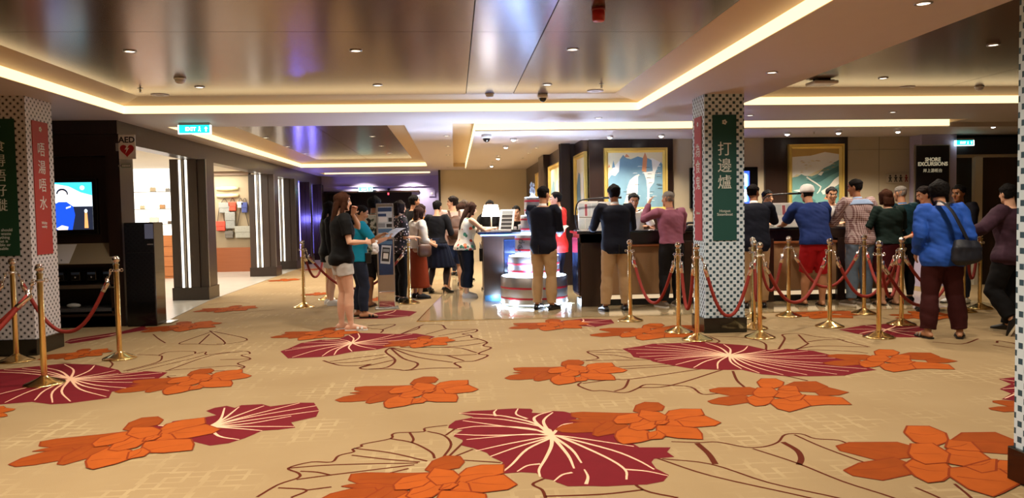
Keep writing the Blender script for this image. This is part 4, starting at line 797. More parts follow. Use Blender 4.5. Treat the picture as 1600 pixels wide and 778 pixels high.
for k in range(5):
    q = MB().rbox((-5.36+.2*k,10.33,.60),(-5.24+.2*k,10.42,.72),.01).build('drawer', M_gloss, t); MB().ell((-5.30+.2*k,10.325,.645),(.012,.012,.012),10,8).build('knob', M_chrome, q); MB().box((-5.35+.2*k,10.325,.68),(-5.25+.2*k,10.33,.71)).build('label_plate', mat('dull blue label', '#3c4a60', .4), q)
t = thing('paper_sheet', 'white sheet lying on the sloping top under the left television', 'paper', (0, 0, 0)); m = MB(); m.add([(-5.4,10.245,.832),(-4.93,10.245,.832),(-4.90,10.41,1.07),(-5.38,10.41,1.07),(-5.4,10.243,.834),(-4.93,10.243,.834),(-4.90,10.408,1.072),(-5.38,10.408,1.072)],[(0,1,2,3),(4,7,6,5),(0,4,5,1),(1,5,6,2),(2,6,7,3),(3,7,4,0)]); m.build('sheet', M_white, t); m=MB(); m.ell((-5.03,10.262,.875),(.012,.003,.012),10,6); m.build('stamp', PG, t)
t = thing('hand_scanner', 'pale rounded device on the bottom shelf of the left console', 'device', (-4.98, 10.42, .24)); MB().ell((0,0,.03),(.09,.05,.032),16,10).build('body', mat('pale grey plastic', '#b9b7b2', .4), t, True); MB().tube([(.08,0,.03),(.14,.02,.015),(.2,0,.008)],.006,8).build('cable', M_black, t, True)
t = thing('defibrillator_sign', 'white AED sign with red heart above the black dispenser', 'sign', (-4.17, 10.29, 2.31)); MB().rbox((-.105,-.008,-.155),(.105,.008,.155),.004).build('plate', M_white, t); MB().box((-.14,-.006,-.05),(-.1,.012,.05)).build('bracket', M_steel, t)
text('AED', .105, facing_cam(0,-.009,.088), mat('sign navy', '#10152a', .5), t, 'lettering', .001, bold=.003)
h = [(0, -.115)] + [(.088*math.sin(a)**3, .0056*(13*math.cos(a)-5*math.cos(2*a)-2*math.cos(3*a)-math.cos(4*a))-.04) for a in [math.pi*(1-k/14) for k in range(1,29)] ]
m = MB(); m.plate([(u, -.009, v) for u, v in h[1:]], (0,-.002,0)); m.build('heart', mat('sign red', '#b01a1e', .4), t); m = MB(); m.plate([(.012,-.0115,.03),(-.03,-.0115,-.035),(-.003,-.0115,-.03),(-.02,-.0115,-.085),(.028,-.0115,-.012),(.002,-.0115,-.016),(.032,-.0115,.03)],(0,-.001,0)); m.build('lightning_bolt', M_white, t)
t = thing('number_plate', 'small grey-green plate on the dark wall below the AED sign', 'sign', (-4.19, 10.29, 2.07)); MB().rbox((-.06,-.005,-.028),(.06,.005,.028),.002).build('plate', mat('grey green plate', '#7d8a80', .4), t); m = MB()
for k in range(5): m.box((-.045+.02*k,-.0065,-.012),(-.034+.02*k,-.005,.012))
m.build('marks', M_white, t); MB().box((-.10,.0,-.01),(-.05,.008,.01)).build('bracket', M_steel, t)
t = thing('dispenser_tower', 'tall black dispenser with grey screen beside the television wall', 'dispenser', (-4.02, 10.36, 0)); MB().rbox((-.2,-.16,0),(.17,.18,1.34),.012).build('body', M_gloss, t); MB().box((.06,-.166,1.13),(.165,-.16,1.32)).build('screen', mat('grey display', '#4d4f5c', .2, emit='#5a5c70', es=.25), t); MB().box((.09,-.172,1.05),(.16,-.16,1.065)).build('slot', M_steel, t); MB().box((-.2,-.163,.95),(.17,-.16,.955)).build('seam', M_black, t)
t = thing('floor_plate', 'thin steel threshold plate at the foot of the black dispenser', 'plate', (-3.86, 10.62, .008)); MB().box((-.02,-.2,0),(.1,.1,.006)).build('plate', M_steel, t)

# shop interior seen between the pillars
t = thing('display_cabinet', 'brightly lit white display cabinet with brown drawers in the shop', 'cabinet', (0, 0, 0))
MB().box((-8.2,18.6,1.0),(-6.42,19.1,2.55)).build('back_panel', emit_mat('lit display back', (1,.97,.9), 1.1), t); MB().box((-8.2,18.3,0),(-6.42,18.6,1.0)).build('base_unit', wood_mat('shop drawer wood', '#9a5a30', '#b8743f', .4, axis='X'), t)
for k in range(4): MB().rbox((-8.1,18.285,.06+.23*k),(-6.45,18.3,.27+.23*k),.004).build('drawer', wood_mat('shop drawer wood', '#9a5a30', '#b8743f'), t)
for zz in (1.25,1.6,2.0): MB().box((-8.15,18.4,zz),(-6.45,18.6,zz+.015)).build('glass_shelf', M_steel, t)
for k,(x,zz,w_) in enumerate(((-6.75,1.615,.12),(-6.95,1.265,.2),(-6.6,1.265,.08),(-7.2,1.615,.1),(-6.62,2.015,.09),(-6.95,2.015,.12))):
    q = thing('handbag', ('tan','pale','small dark','cream','grey','beige')[k]+' bag on a lit shelf of the white shop cabinet', 'bag', (x,18.48,zz), 0, 'bags on the lit shop shelves'); mm = mat('shelf bag %d'%k, ('#b98a5c','#e0d6c4','#5a4636','#d9c6a0','#9a9690','#cbb898')[k], .5)
    MB().rbox((-w_/2,-.04,0),(w_/2,.04,w_*.8),.012).build('bag_body', mm, q); MB().tube([(-w_*.3,0,w_*.75),(-w_*.2,0,w_*1.2),(w_*.2,0,w_*1.2),(w_*.3,0,w_*.75)],.006,8).build('bag_handle', mm, q, True)
t = thing('display_wall', 'beige display wall with a brown base between two shop pillars', 'display wall', (0,0,0)); MB().box((-6.15,20.1,.62),(-5.1,20.25,2.52)).build('panel', mat('fabric display panel', '#9c8b6e', .7, var=.05, vscale=3), t); MB().box((-6.15,20.05,0),(-5.1,20.25,.62)).build('base', wood_mat('display base wood', '#8a4a26', '#a05c34', .4, axis='X'), t)
MB().box((-6.24,20.0,0),(-6.13,20.3,2.55)).box((-6.24,20.0,2.45),(-5.05,20.28,2.55)).box((-5.16,20.0,0),(-5.08,20.3,2.55)).build('frame', mat('brown frame', '#70553a', .5), t)
wbox('wall_pilaster', (-5.08,19.9,0), (-4.83,20.2,2.55), M_beige2)
for k, zz in enumerate((2.12, 1.94)):
    t = thing('shoe_shelf', ('upper','lower')[k]+' cream padded bar on the beige shop display wall', 'shelf', (-5.72,20.08,zz), 0, 'padded bars on the shop display wall'); MB().tube([(-.27,0,0),(-.1,-.02,0),(.1,-.02,0),(.27,0,0)],[.04,.05,.05,.04],10).build('bar', mat('cream pad', '#e4d9a8', .5), t, True); MB().box((-.2,0,-.01),(.2,.06,.01)).build('bracket', M_steel, t)
def wallbag(x, z0, w_, h_, col, strap, label, var=.25):
    t = thing('shoulder_bag', label, 'bag', (x, 20.06, z0), 0, 'bags hanging on the shop display wall'); mm = mat('bag '+col, col, .6, var=var, vscale=30)
    MB().rbox((-w_/2,-.06,0),(w_/2,.02,h_),.02).build('bag_body', mm, t); MB().rbox((-w_/2-.004,-.066,h_*.5),(w_/2+.004,-.05,h_+.004),.006).build('flap', mm, t)
    if strap: MB().tube(smooth_line([(-w_*.42,-.02,h_*.8),(-.02,0,h_+strap*.95),(.0,.01,h_+strap),(.02,0,h_+strap*.95),(w_*.42,-.02,h_*.8)],4),.008,6).build('strap', mat('bag strap dark', '#3a2a22', .5), t, True)
for a in ((-5.90,1.05,.22,.24,'#d2452e',.45,'red bag hanging lowest at the left of the shop display wall'), (-5.80,1.50,.26,.26,'#8d8d86',.1,'grey patterned bag at the top left of the shop display wall'), (-5.60,1.55,.18,.22,'#d8472c',.1,'red bag at the top middle of the shop display wall'), (-5.40,1.62,.14,.16,'#c9c6bd',.08,'pale bag at the top right of the shop display wall'), (-5.30,1.50,.14,.26,'#3f4a86',.1,'blue bag at the right edge of the shop display wall'), (-5.66,1.10,.24,.42,'#8f8f88',.15,'tall grey patterned bag in the middle of the shop display wall'), (-5.36,.86,.38,.30,'#a19f92',.6,'wide pale striped bag low at the right of the shop display wall'), (-5.70,.86,.2,.18,'#6d665c',.1,'small spotted bag lowest in the middle of the shop display wall')): wallbag(*a)

# free standing display totem
t = thing('display_totem', 'slim silver display totem with blue posters in the queue', 'display stand', (-1.02, 11.45, 0), .12)
MB().rbox((-.17,-.14,0),(.17,.14,.02),.006).build('base', M_steel, t); MB().rbox((-.125,-.02,.02),(.125,.03,1.55),.006).build('column', M_steel, t); MB().rbox((-.105,-.026,.50),(.105,-.02,1.02),.002).build('poster', PB, t); MB().rbox((-.105,-.026,1.05),(.105,-.02,1.50),.002).build('poster', PL, t)
for z0,z1,x0,x1,mm in ((1.43,1.49,-.1,.1,PB),(1.36,1.40,-.1,.02,PB),(1.28,1.35,-.09,.03,M_white),(1.28,1.34,.05,.1,PD),(1.20,1.26,-.1,.0,PG),(1.2,1.25,.02,.1,PD),(1.12,1.18,-.1,.1,PBl),(1.06,1.10,-.1,.06,PG),(.95,1.0,-.1,.1,PBl)): MB().box((x0,-.0275,z0),(x1,-.026,z1)).build('printed_block', mm, t)
M_ = Matrix.Translation((.0,-.028,.80)) @ Matrix.Rotation(.10, 4, 'Y'); q = MB().rbox((-.07,-.004,-.135),(.07,.002,.135),.002).xf(M_).build('phone_picture', mat('phone pale', '#c9ced3', .3), t); MB().box((-.055,-.006,-.10),(.055,-.004,.105)).xf(M_).build('phone_screen', PD, q); MB().box((-.035,-.0075,-.06),(.035,-.006,.02)).xf(M_).build('phone_window', M_white, q); MB().box((-.045,-.0075,.04),(.045,-.006,.08)).xf(M_).build('phone_bar', PG, q)
MB().rbox((-.12,-.05,.02),(.12,-.02,.26),.01).build('foot_panel', M_chrome, t)

# ---------------------------------------------------------------- brass posts and velvet ropes
GP = 'brass queue posts with chrome balls'; M_ball = mat('chrome ball', '#d9d2cc', .07, metal=1.0, var=.01)
def post0(label):
    t = thing('stanchion', label, 'queue post', (0,0,0), 0, GP)
    MB().lathe([(.160,0),(.162,.006),(.15,.014),(.11,.03),(.06,.052),(.034,.066),(.026,.075)], seg=32).build('base', M_brass, t, True)
    MB().lathe([(.0245,.07),(.0245,.925),(.03,.928),(.03,.938),(.02,.942)], seg=20).build('pole', M_brass, t, 'auto')
    MB().lathe([(.017,.94),(.02,.945),(.02,.952),(.017,.955)], seg=16).ell((0,0,.985),(.036,.036,.036),20,14).build('ball_finial', M_ball, t, True)
    m = MB(); m.lathe([(.03,.865),(.034,.868),(.034,.885),(.03,.888)], seg=20)
    for k in range(4):
        a = k*math.pi/2; c0 = V((.047*math.cos(a), .047*math.sin(a), .878)); m.tube([c0+V((.014*math.cos(a)*math.cos(q*.785), .014*math.sin(a)*math.cos(q*.785), .014*math.sin(q*.785))) for q in range(9)], .0035, 6)
    m.build('hook_ring', M_chrome, t, True); return t
POST = {}
PP = [('a',-4.35,7.92,'brass post standing in front of the black and white patterned column'),('b',-3.49,6.75,'nearest brass post on the left, on the burgundy carpet leaf'),('c',-3.35,7.89,'brass post right of the black and white column, before the dark console'),
      ('e',-2.31,11.89,'brass post at the left end of the queue behind the woman in black'),('f',-2.12,12.9,'brass post behind the woman in black, partly hidden'),('g',-.72,12.04,'brass post just right of the silver totem'),('h',-.63,13.05,'farther brass post beside the woman in the white blouse'),
      ('i',2.18,9.51,'brass post before the man in navy at the notice boards'),('j',2.5,8.5,'brass post just left of the green bannered column'),('k',2.54,7.96,'brass post at the front left corner of the green bannered column'),('l',3.24,8.0,'brass post at the front right corner of the green bannered column'),('m',3.42,8.62,'brass post peeping from the right edge of the green bannered column'),('n',3.73,9.43,'brass post behind the right edge of the green bannered column'),
      ('o',4.23,9.51,'brass post between the blazer man right of the column and the red shorts'),('p',4.31,8.59,'brass post in front of the red shorts'),('q',5.25,9.55,'brass post in front of the blue jeans'),('r',4.44,7.78,'nearest brass post on the right, on the burgundy leaf'),('s',5.17,8.58,'brass post in front of the maroon skirt'),('t',6.54,9.47,'brass post half hidden behind the person in the blue jacket'),('u',6.94,9.72,'brass post between the blue jacket and the purple blouse'),
      ('v',-5.9,7.1,'brass post outside the left edge of the view'),('w',-4.7,5.6,'brass post outside the left edge of the view, nearer')]
p0 = None
for k, x, y, lb in PP:
    if p0 is None: p0 = post0(lb); p0.location = (x, y, .002); POST[k] = p0
    else: POST[k] = dup(p0, (x, y, .002), rnd.random(), lb)
    POST[k]['pos'] = (x, y)
M_rope = mat('rust red velvet rope', '#8a2418', .75, var=.15, vscale=40, bump=.2, bscale=150, sheen=.0)
def rope(a, b_, zlow, label):
    A, B = V((*POST[a]['pos'], .87)), V((*POST[b_]['pos'], .87)); d = (B-A); d.z = 0; L = d.length; u = d.normalized(); A = A+u*.062; B = B-u*.062
    t = thing('rope', label, 'rope', A, 0, 'red velvet ropes between the brass posts'); P = []
    n = 22; h = .87-.10-zlow; zt = .77
    s0, s1 = A+u*.03, B-u*.03
    for i in range(n+1):
        k = i/n; q = 2*k-1; P.append(s0.lerp(s1, .5+.5*q*(1-.12*(1-q*q))) * 1.0); P[-1].z = zt - h*(1-abs(q)**2.3)
    MB().tube([p-A for p in P], .0185, 10).build('velvet', M_rope, t, True)
    for e, sg in ((A, 1), (B, -1)):
        s_ = e + u*sg*.03; s_.z = zt; m = MB(); tp = e.copy(); tp.z = .845; m.tube([tp-A, (tp+s_)/2-A, s_-A+V((0,0,.02))], .006, 8); m.ell(tp-A+V((0,0,.012)), (.013,.013,.02), 10, 8)
        m.build('snap_hook', M_chrome, t, True)
        MB().tube([s_-A+V((0,0,.035)), s_-A+V((0,0,-.02)), (P[1] if sg > 0 else P[-2])-A+V((0,0,.0))], [.017,.022,.022], 12).build('end_cap', M_chrome, t, True)
for a in (('a','c',.28,'red rope swinging from the post before the patterned column towards the console'),('a','v',.22,'upper red rope running off the left edge from the patterned column'),('b','w',.24,'red rope running off the left edge from the nearest left post'),('b','v',.20,'lower red rope running off the left edge'),
          ('e','f',.42,'short red rope behind the woman in black'),('e','g',.26,'long red rope behind the bare legs of the woman in black'),('i','j',.28,'red rope between the mauve shirt and the bannered column'),('j','k',.30,'short red rope at the left corner of the bannered column'),('k','l',.245,'red rope hanging across the foot of the bannered column'),
          ('m','n',.34,'short red rope behind the right corner of the bannered column'),('l','m',.36,'shortest red rope tight against the right side of the bannered column'),('n','o',.34,'red rope right of the bannered column at the back'),('l','p',.33,'red rope from the bannered column to the post before the red shorts'),('o','q',.36,'red rope hanging before the red shorts'),('p','s',.34,'red rope hanging before the blue jeans'),('q','s',.40,'red rope between the blue jeans and the maroon skirt'),('r','s',.38,'short red rope behind the nearest right post'),('s','t',.40,'red rope reaching behind the blue jacket'),('r','t',.22,'low red rope hanging before the maroon skirt'),('t','u',.42,'short red rope right of the blue jacket')): rope(*a)

# ---------------------------------------------------------------- people
def rotz(a): return Matrix.Rotation(a, 3, 'Z')
def rotx(a): return Matrix.Rotation(a, 3, 'X')
def sstep(a, b_, x):
    t = max(0.0, min(1.0, (x-a)/(b_-a))); return t*t*(3-2*t)
def remesh(mb, voxel, smooth=3, fold=0.0, fscale=(7, 7, 12), seed=0.0, streak=0.0):
    me = bpy.data.meshes.new('tmp'); me.from_pydata([tuple(p) for p in mb.v], [], mb.f); me.update()
    bm = bmesh.new(); bm.from_mesh(me); bmesh.ops.recalc_face_normals(bm, faces=bm.faces[:]); bm.to_mesh(me); bm.free()
    o = bpy.data.objects.new('tmp', me); COL.objects.link(o)
    r = o.modifiers.new('r', 'REMESH'); r.mode = 'VOXEL'; r.voxel_size = voxel; r.adaptivity = 0
    if smooth:
        s = o.modifiers.new('s', 'SMOOTH'); s.factor = .5; s.iterations = smooth
    dg = bpy.context.evaluated_depsgraph_get(); dg.update()
    out = bpy.data.meshes.new_from_object(o.evaluated_get(dg)); bpy.data.objects.remove(o); bpy.data.meshes.remove(me)
    if fold:
        off = V((seed*3.1, seed*1.7, seed)); N = [v.normal.copy() for v in out.vertices]
        for v, n in zip(out.vertices, N):
            p = v.co; q = V((p.x*fscale[0], p.y*fscale[1], p.z*fscale[2]+p.x*4)) + off
            a = noise.noise(q) + .5*noise.noise(q*2.1)
            v.co = p + n*(fold*(a - .2*abs(a)))
    out.polygons.foreach_set('use_smooth', [True]*len(out.polygons)); return out

HEADZ = [-.118,-.110,-.095,-.075,-.050,-.025,0,.03,.055,.078,.095,.105]
HEADW = [.016,.036,.049,.057,.062,.067,.0715,.073,.069,.056,.036,.012]
HEADF = [.074,.087,.091,.088,.089,.090,.087,.090,.085,.066,.042,.012]
HEADB = [-.040,-.020,.012,.045,.072,.086,.094,.099,.096,.080,.053,.014]
def lerp_tab(z, tab):
    if z <= HEADZ[0]: return tab[0]
    for i in range(len(HEADZ)-1):
        if z <= HEADZ[i+1]:
            k = (z-HEADZ[i])/(HEADZ[i+1]-HEADZ[i]); return tab[i]+(tab[i+1]-tab[i])*k
    return tab[-1]
def head_pt(z, th, add=0.0):                # th = 0 is the face side
    w_, f, b_ = lerp_tab(z, HEADW)+add, lerp_tab(z, HEADF)+add, lerp_tab(z, HEADB)+add
    cy, hd = (f-b_)/2, (f+b_)/2; s, c = math.sin(th), math.cos(th)
    s = math.copysign(abs(s)**.92, s); c = math.copysign(abs(c)**.92, c)
    return V((w_*s, cy+hd*c, z))

SKINS = {}
def skin_set(tone):
    if tone not in SKINS:
        h = {'light': '#c99a7c', 'mid': '#b3805f', 'tan': '#966443', 'pale': '#d6ab90'}[tone]
        SKINS[tone] = [mat('skin '+tone, h, .5, var=.05, vscale=8, spec=.3), mat('lips '+tone, '#9a5548', .45), mat('eye white', '#d8d2cb', .3), mat('eye dark', '#1a110d', .2), mat('brow', '#1c1410', .7)]
    return SKINS[tone]
HAIRC = {'black': '#100d0c', 'brown': '#2b1810', 'dark': '#1d1310', 'grey': '#7b746d', 'auburn': '#3a2012', 'ash': '#4b4038'}

class Body:
    def __init__(s, H=1.70, girl=False, w=1.0, lean=0, twist=0, head=(0, 0), L=None, R=None, fL=None, fR=None, hip=(0, 0), drop=0.0, heel=0.0, side=0.0, neck=8):
        s.H = H; s.girl = girl; s.w = w; s.lean = math.radians(lean); s.twist = math.radians(twist); s.hip = hip; s.drop = drop; s.heel = heel; s.side = math.radians(side)
        s.headyaw, s.headpitch = math.radians(head[0]), math.radians(head[1]); h = H
        s.hz = .515*h - drop; s.sole = .012+heel*.0
        sw = (.104 if girl else .117)*h*w**.5; s.sw = sw
        # shoulders
        P, T, S = s.spine(.812*h)
        s.sh = {-1: P - S*sw, 1: P + S*sw}
        la, lf = .178*h, .150*h; s.arm = {}
        for sg, A in ((-1, L), (1, R)):
            A = A or {}
            hand = V(A.get('hand', (sg*(.155*h if not girl else .145*h), .02, .475*h))); pole = V(A.get('pole', (sg*.5, -1, -.3)))
            sh = s.sh[sg]; d = hand-sh; D = min(d.length, (la+lf)*.995); u = d.normalized(); hand = sh+u*D
            a = (la*la-lf*lf+D*D)/(2*D); k = math.sqrt(max(0, la*la-a*a)); n = pole-u*pole.dot(u); n.normalize()
            el = sh+u*a+n*k; s.arm[sg] = (sh, el, hand, A)
        # legs
        s.leg = {}; lt, ls = .231*h, .222*h
        for sg, F in ((-1, fL), (1, fR)):
            F = F or (sg*.10, 0, sg*-8); fx, fy, fyaw = F[0], F[1], math.radians(F[2]); lift = F[3] if len(F) > 3 else 0.0; tip = math.radians(F[4]) if len(F) > 4 else 0.0
            an = V((fx, fy, .052*h/1.7*1.7*.6+.03+heel+lift)); hj = V((hip[0]+sg*.052*h*(1.05 if girl else 1), hip[1], .50*h-drop))
            d = an-hj; D = min(d.length, (lt+ls)*.998); u = d.normalized(); an2 = hj+u*D
            a = (lt*lt-ls*ls+D*D)/(2*D); k = math.sqrt(max(0, lt*lt-a*a)); pole = V((math.sin(-fyaw)*-1*0+sg*.1, 1, 0)); n = pole-u*pole.dot(u); n.normalize()
            s.leg[sg] = (hj, hj+u*a+n*k, an2, fyaw, tip)
        # head
        P, T, S = s.spine(.84*h); up = (T*.55 + V((0, .10+math.sin(math.radians(neck)), 1))*.45).normalized(); s.ns = h/1.72*(1.0 if not girl else .97)
        s.nb = P; s.hc = P + up*(h*(1-.84) - .103*s.ns - .01)
        s.hc += V((0, math.sin(s.lean)*.03+.012, 0))
        s.hm = rotz(s.headyaw) @ rotx(s.headpitch)
    def spine(s, z):                           # centre, tangent and sideways axis of the trunk at rest height z
        h = s.H; z0 = .50*h; p = V((s.hip[0], s.hip[1], z0-s.drop)); n = 12
        if z < z0: p.z -= z0-z; return p, V((0, 0, 1)), V((1, 0, 0))
        dz = (z-z0)/n
        for i in range(n):
            zz = z0+dz*(i+.5); k = sstep(.48*h, .66*h, zz); a = s.lean*k; b_ = s.side*k; p = p + V((math.sin(b_), math.sin(a)*math.cos(b_), math.cos(a)*math.cos(b_)))*dz
        k = sstep(.48*h, .66*h, z); a = s.lean*k; b_ = s.side*k; tw = s.twist*sstep(.52*h, .75*h, z)
        T = V((math.sin(b_), math.sin(a)*math.cos(b_), math.cos(a)*math.cos(b_))); S = V((math.cos(tw), math.sin(tw), -math.sin(b_))); S = (S-T*S.dot(T)).normalized(); return p, T, S
    def rings(s, girl=None):
        # (z/H, half width, depth front, depth back) of the bare trunk
        if s.girl: R_ = [(.465,.072,.05,.055),(.50,.098,.058,.070),(.535,.099,.060,.068),(.57,.086,.056,.054),(.61,.074,.053,.046),(.65,.077,.057,.048),(.70,.084,.070,.054),(.735,.088,.074,.056),(.77,.090,.058,.054),(.80,.084,.046,.048),(.822,.062,.036,.040),(.84,.036,.032,.036)]
        else: R_ = [(.465,.075,.05,.055),(.50,.094,.058,.066),(.535,.093,.060,.064),(.57,.087,.058,.056),(.61,.084,.058,.052),(.65,.087,.062,.055),(.70,.096,.068,.060),(.74,.102,.068,.062),(.775,.102,.062,.060),(.80,.095,.052,.052),(.822,.068,.040,.044),(.84,.040,.036,.040)]
        return R_
    def trunk(s, mb, z0, z1, add=0.0, flare=None, seg=28, power=2.3):
        h, w = s.H, s.w; pts, rad = [], []; R_ = s.rings()
        def at(zz):
            if zz <= R_[0][0]: return R_[0][1:]
            for i in range(len(R_)-1):
                if zz <= R_[i+1][0]:
                    k = (zz-R_[i][0])/(R_[i+1][0]-R_[i][0]); return tuple(R_[i][j]+(R_[i+1][j]-R_[i][j])*k for j in (1,2,3))
            return R_[-1][1:]
        n = max(6, int((z1-z0)*60))
        side = None
        vs, fs = [], []
        for i in range(n+1):
            zz = z0+(z1-z0)*i/n; hw, df, db = at(zz); P, T, S = s.spine(zz*h); F = T.cross(S)
            F = -F if F.y < 0 else F
            a = add(zz) if callable(add) else add; wf = w if zz < .79 else 1+(w-1)*.3
            e = flare(zz) if flare else 0.0
            hw, df, db = hw*h*wf+a+e, df*h*w+a+e, db*h*w+a+e*.8
            for k in range(seg):
                q = 2*math.pi*k/seg; c, sn = math.cos(q), math.sin(q); c = math.copysign(abs(c)**(2/power), c); sn = math.copysign(abs(sn)**(2/power), sn)
                vs.append(P + S*(hw*c) + F*((df if sn > 0 else db)*sn))
        for i in range(n):
            for k in range(seg):
                a = i*seg+k; b_ = i*seg+(k+1) % seg; fs.append((a, b_, b_+seg, a+seg))
        fs.append(tuple(range(seg))[::-1]); fs.append(tuple(n*seg+k for k in range(seg))); mb.add(vs, fs); return mb
    def arm_path(s, sg, t1):                   # 0 shoulder, 1 elbow, 2 wrist
        sh, el, ha, A = s.arm[sg]; P, T, S = s.spine(.79*s.H); inn = sh.lerp(P, .38)
        stops = [0, .12, .4, .75, 1.0, 1.25, 1.6, 2.0]; out = [(inn, -.2)]
        for k in stops:
            k = min(k, t1); p = sh.lerp(el, k) if k <= 1 else el.lerp(ha, k-1)
            if not out or (p-out[-1][0]).length > 1e-4: out.append((p, k))
        return out
    def arm_r(s, k):
        g = .9 if s.girl else 1.0; tab = [(-.2,.034),(0,.032),(.12,.031),(.4,.027),(.75,.0245),(1.0,.0235),(1.25,.024),(1.6,.019),(2.0,.0150)]
        for i in range(len(tab)-1):
            if k <= tab[i+1][0]:
                t = (k-tab[i][0])/(tab[i+1][0]-tab[i][0]); r = tab[i][1]+(tab[i+1][1]-tab[i][1])*t; break
        else: r = tab[-1][1]
        return r*s.H*g*s.w**.6
    def leg_r(s, k):                           # 0 hip 1 knee 2 ankle
        tab = [(-.25,.044),(0,.048),(.15,.050),(.5,.044),(.85,.034),(1.0,.0325),(1.15,.031),(1.38,.034),(1.65,.027),(1.88,.0205),(2.0,.0205)]
        for i in range(len(tab)-1):
            if k <= tab[i+1][0]:
                t = (k-tab[i][0])/(tab[i+1][0]-tab[i][0]); r = tab[i][1]+(tab[i+1][1]-tab[i][1])*t; break
        else: r = tab[-1][1]
        return r*s.H*s.w**.7*(1.02 if s.girl else 1)
    def leg_path(s, sg, t1):
        hj, kn, an, fy, tip = s.leg[sg]; out = [(hj+V((0, 0, .06*s.H)), -.25)]
        for k in (0,.15,.5,.85,1.0,1.15,1.38,1.65,1.88,2.0):
            k = min(k, t1); p = hj.lerp(kn, k) if k <= 1 else kn.lerp(an, k-1)
            if 1 < k < 1.8: p = p + V((0, -.012, 0))
            if (p-out[-1][0]).length > 1e-4: out.append((p, k))
        return out
    def foot_frame(s, sg):
        hj, kn, an, fy, tip = s.leg[sg]; M = Matrix.Translation(an) @ Matrix.Rotation(fy, 4, 'Z') @ Matrix.Rotation(-tip, 4, 'X'); return M, an.z if tip == 0 else an.z
    def foot(s, mb, sg, add=0.0, sole=0.0, top=1.0):
        M, az = s.foot_frame(sg); h = s.H; L = .150*h*(.95 if s.girl else 1); zb = -(.052*h*.6+.03) + .010 - sole; i0 = len(mb.v); hl = s.heel
        rings = [(-.040*h, .018, .030), (-.030*h, .026, .055), (0, .030, .078*top), (.03*h, .034, .070*top), (.06*h, .040, .052*top), (.085*h, .043, .040), (.105*h, .036, .030), (.115*h, .018, .022)]
        pts, rad = [], []
        for y, hw, ht in rings:
            drop = hl*sstep(-.01*h, .06*h, y); z0 = zb-drop
            pts.append((0, y, z0+(ht+sole)/2+add*.3)); rad.append((hw+add, (ht+sole)/2+add*.7))
        mb.tube(pts, rad, 14, 0, side=(1, 0, 0), power=2.6); mb.xf(M, i0); return mb
    def hand(s, mb, sg):
        sh, el, ha, A = s.arm[sg]; h = s.H/1.7*(.93 if s.girl else 1); f = (ha-el).normalized(); d = V(A.get('dir', f)).normalized(); n = V(A.get('palm', (-sg, 0, 0)))
        n = n-d*n.dot(d); n = n.normalized() if n.length > .01 else V((0, 0, -1)); w = d.cross(n).normalized()
        if w.dot(V(A.get('thumb', (0, 1, .2)))) < 0: w = -w                 # w points to the thumb side
        i0 = len(mb.v); c = A.get('curl', .5)
        mb.tube([ha-d*.02, ha+d*.012*h, ha+d*.05*h, ha+d*.088*h], [(.024*h, .019*h), (.029*h, .016*h), (.040*h, .014*h), (.038*h, .011*h)], 14, 0, side=w)
        for j, (o, L_) in enumerate(((.030, .070), (.010, .078), (-.011, .072), (-.030, .056))):
            p = ha+d*.080*h+w*(o*h); q = [p]; a = 0.0
            for k, (fr, cu) in enumerate(((.45, .5), (.32, .85), (.25, .6))):
                a += c*cu; dd = d*math.cos(a)+n*math.sin(a)+w*(o*1.2 if k == 0 else 0); p = p+dd.normalized()*(L_*fr*h); q.append(p)
            mb.tube(q, [.0098*h, .009*h, .0082*h, .0066*h], 8)
        b0 = ha+d*.022*h+w*.026*h; t1 = b0+(d*.55+w*.75+n*.25).normalized()*.038*h; t2 = t1+(d*.85+w*.25+n*.4*c*2).normalized()*.030*h
        mb.tube([b0-w*.012*h, b0, t1, t2], [.013*h, .0135*h, .0112*h, .0085*h], 8); return mb
    def skin_body(s, voxel):
        mb = MB(); s.trunk(mb, .455, .838)
        h = s.H
        mb.tube([s.nb-V((0,0,.03)), s.nb, s.nb.lerp(s.hc, .55), s.hc+s.hm @ V((0, -.02, -.02))], [(.062, .058), (.054*(.88 if s.girl else 1), .054), (.050*(.86 if s.girl else 1), .052), (.048, .055)], 16, 0, side=(1, 0, 0))
        for sg in (-1, 1):
            p = s.arm_path(sg, 2.0); mb.tube([a for a, k in p], [s.arm_r(k) for a, k in p], 14); s.hand(mb, sg)
            p = s.leg_path(sg, 2.0); L_ = [a for a, k in p]; r_ = [s.leg_r(k) for a, k in p]; M, az = s.foot_frame(sg)
            mb.tube(L_ + [M @ V((0, .0, -.035))], r_ + [s.leg_r(2.0)*.95], 16); s.foot(mb, sg)
        # head
        i0 = len(mb.v); seg = 28; vs = []; fs = []
        zs_ = [-.119,-.114,-.105,-.092,-.075,-.058,-.04,-.02,0,.02,.04,.06,.075,.088,.098,.105]
        for z in zs_:
            for k in range(seg):
                th = 2*math.pi*k/seg; p = head_pt(z, th); fr = max(0, math.cos(th))
                ax = abs(p.x)
                if fr > .3:
                    if .012 < ax < .052 and -.012 < z < .024: p.y -= .010*math.exp(-((ax-.031)/.014)**2)
                vs.append(p)
        n = len(zs_)
        for i in range(n-1):
            for k in range(seg): a = i*seg+k; b_ = i*seg+(k+1) % seg; fs.append((a, b_, b_+seg, a+seg))
        fs.append(tuple(range(seg))[::-1]); fs.append(tuple((n-1)*seg+k for k in range(seg))); mb.add(vs, fs)
        mb.tube([(0, .080, .022), (0, .092, .005), (0, .105, -.018), (0, .106, -.030), (0, .085, -.040)], [(.008,.008), (.009,.010), (.013,.012), (.017,.010), (.010,.006)], 10, 0, side=(1, 0, 0))
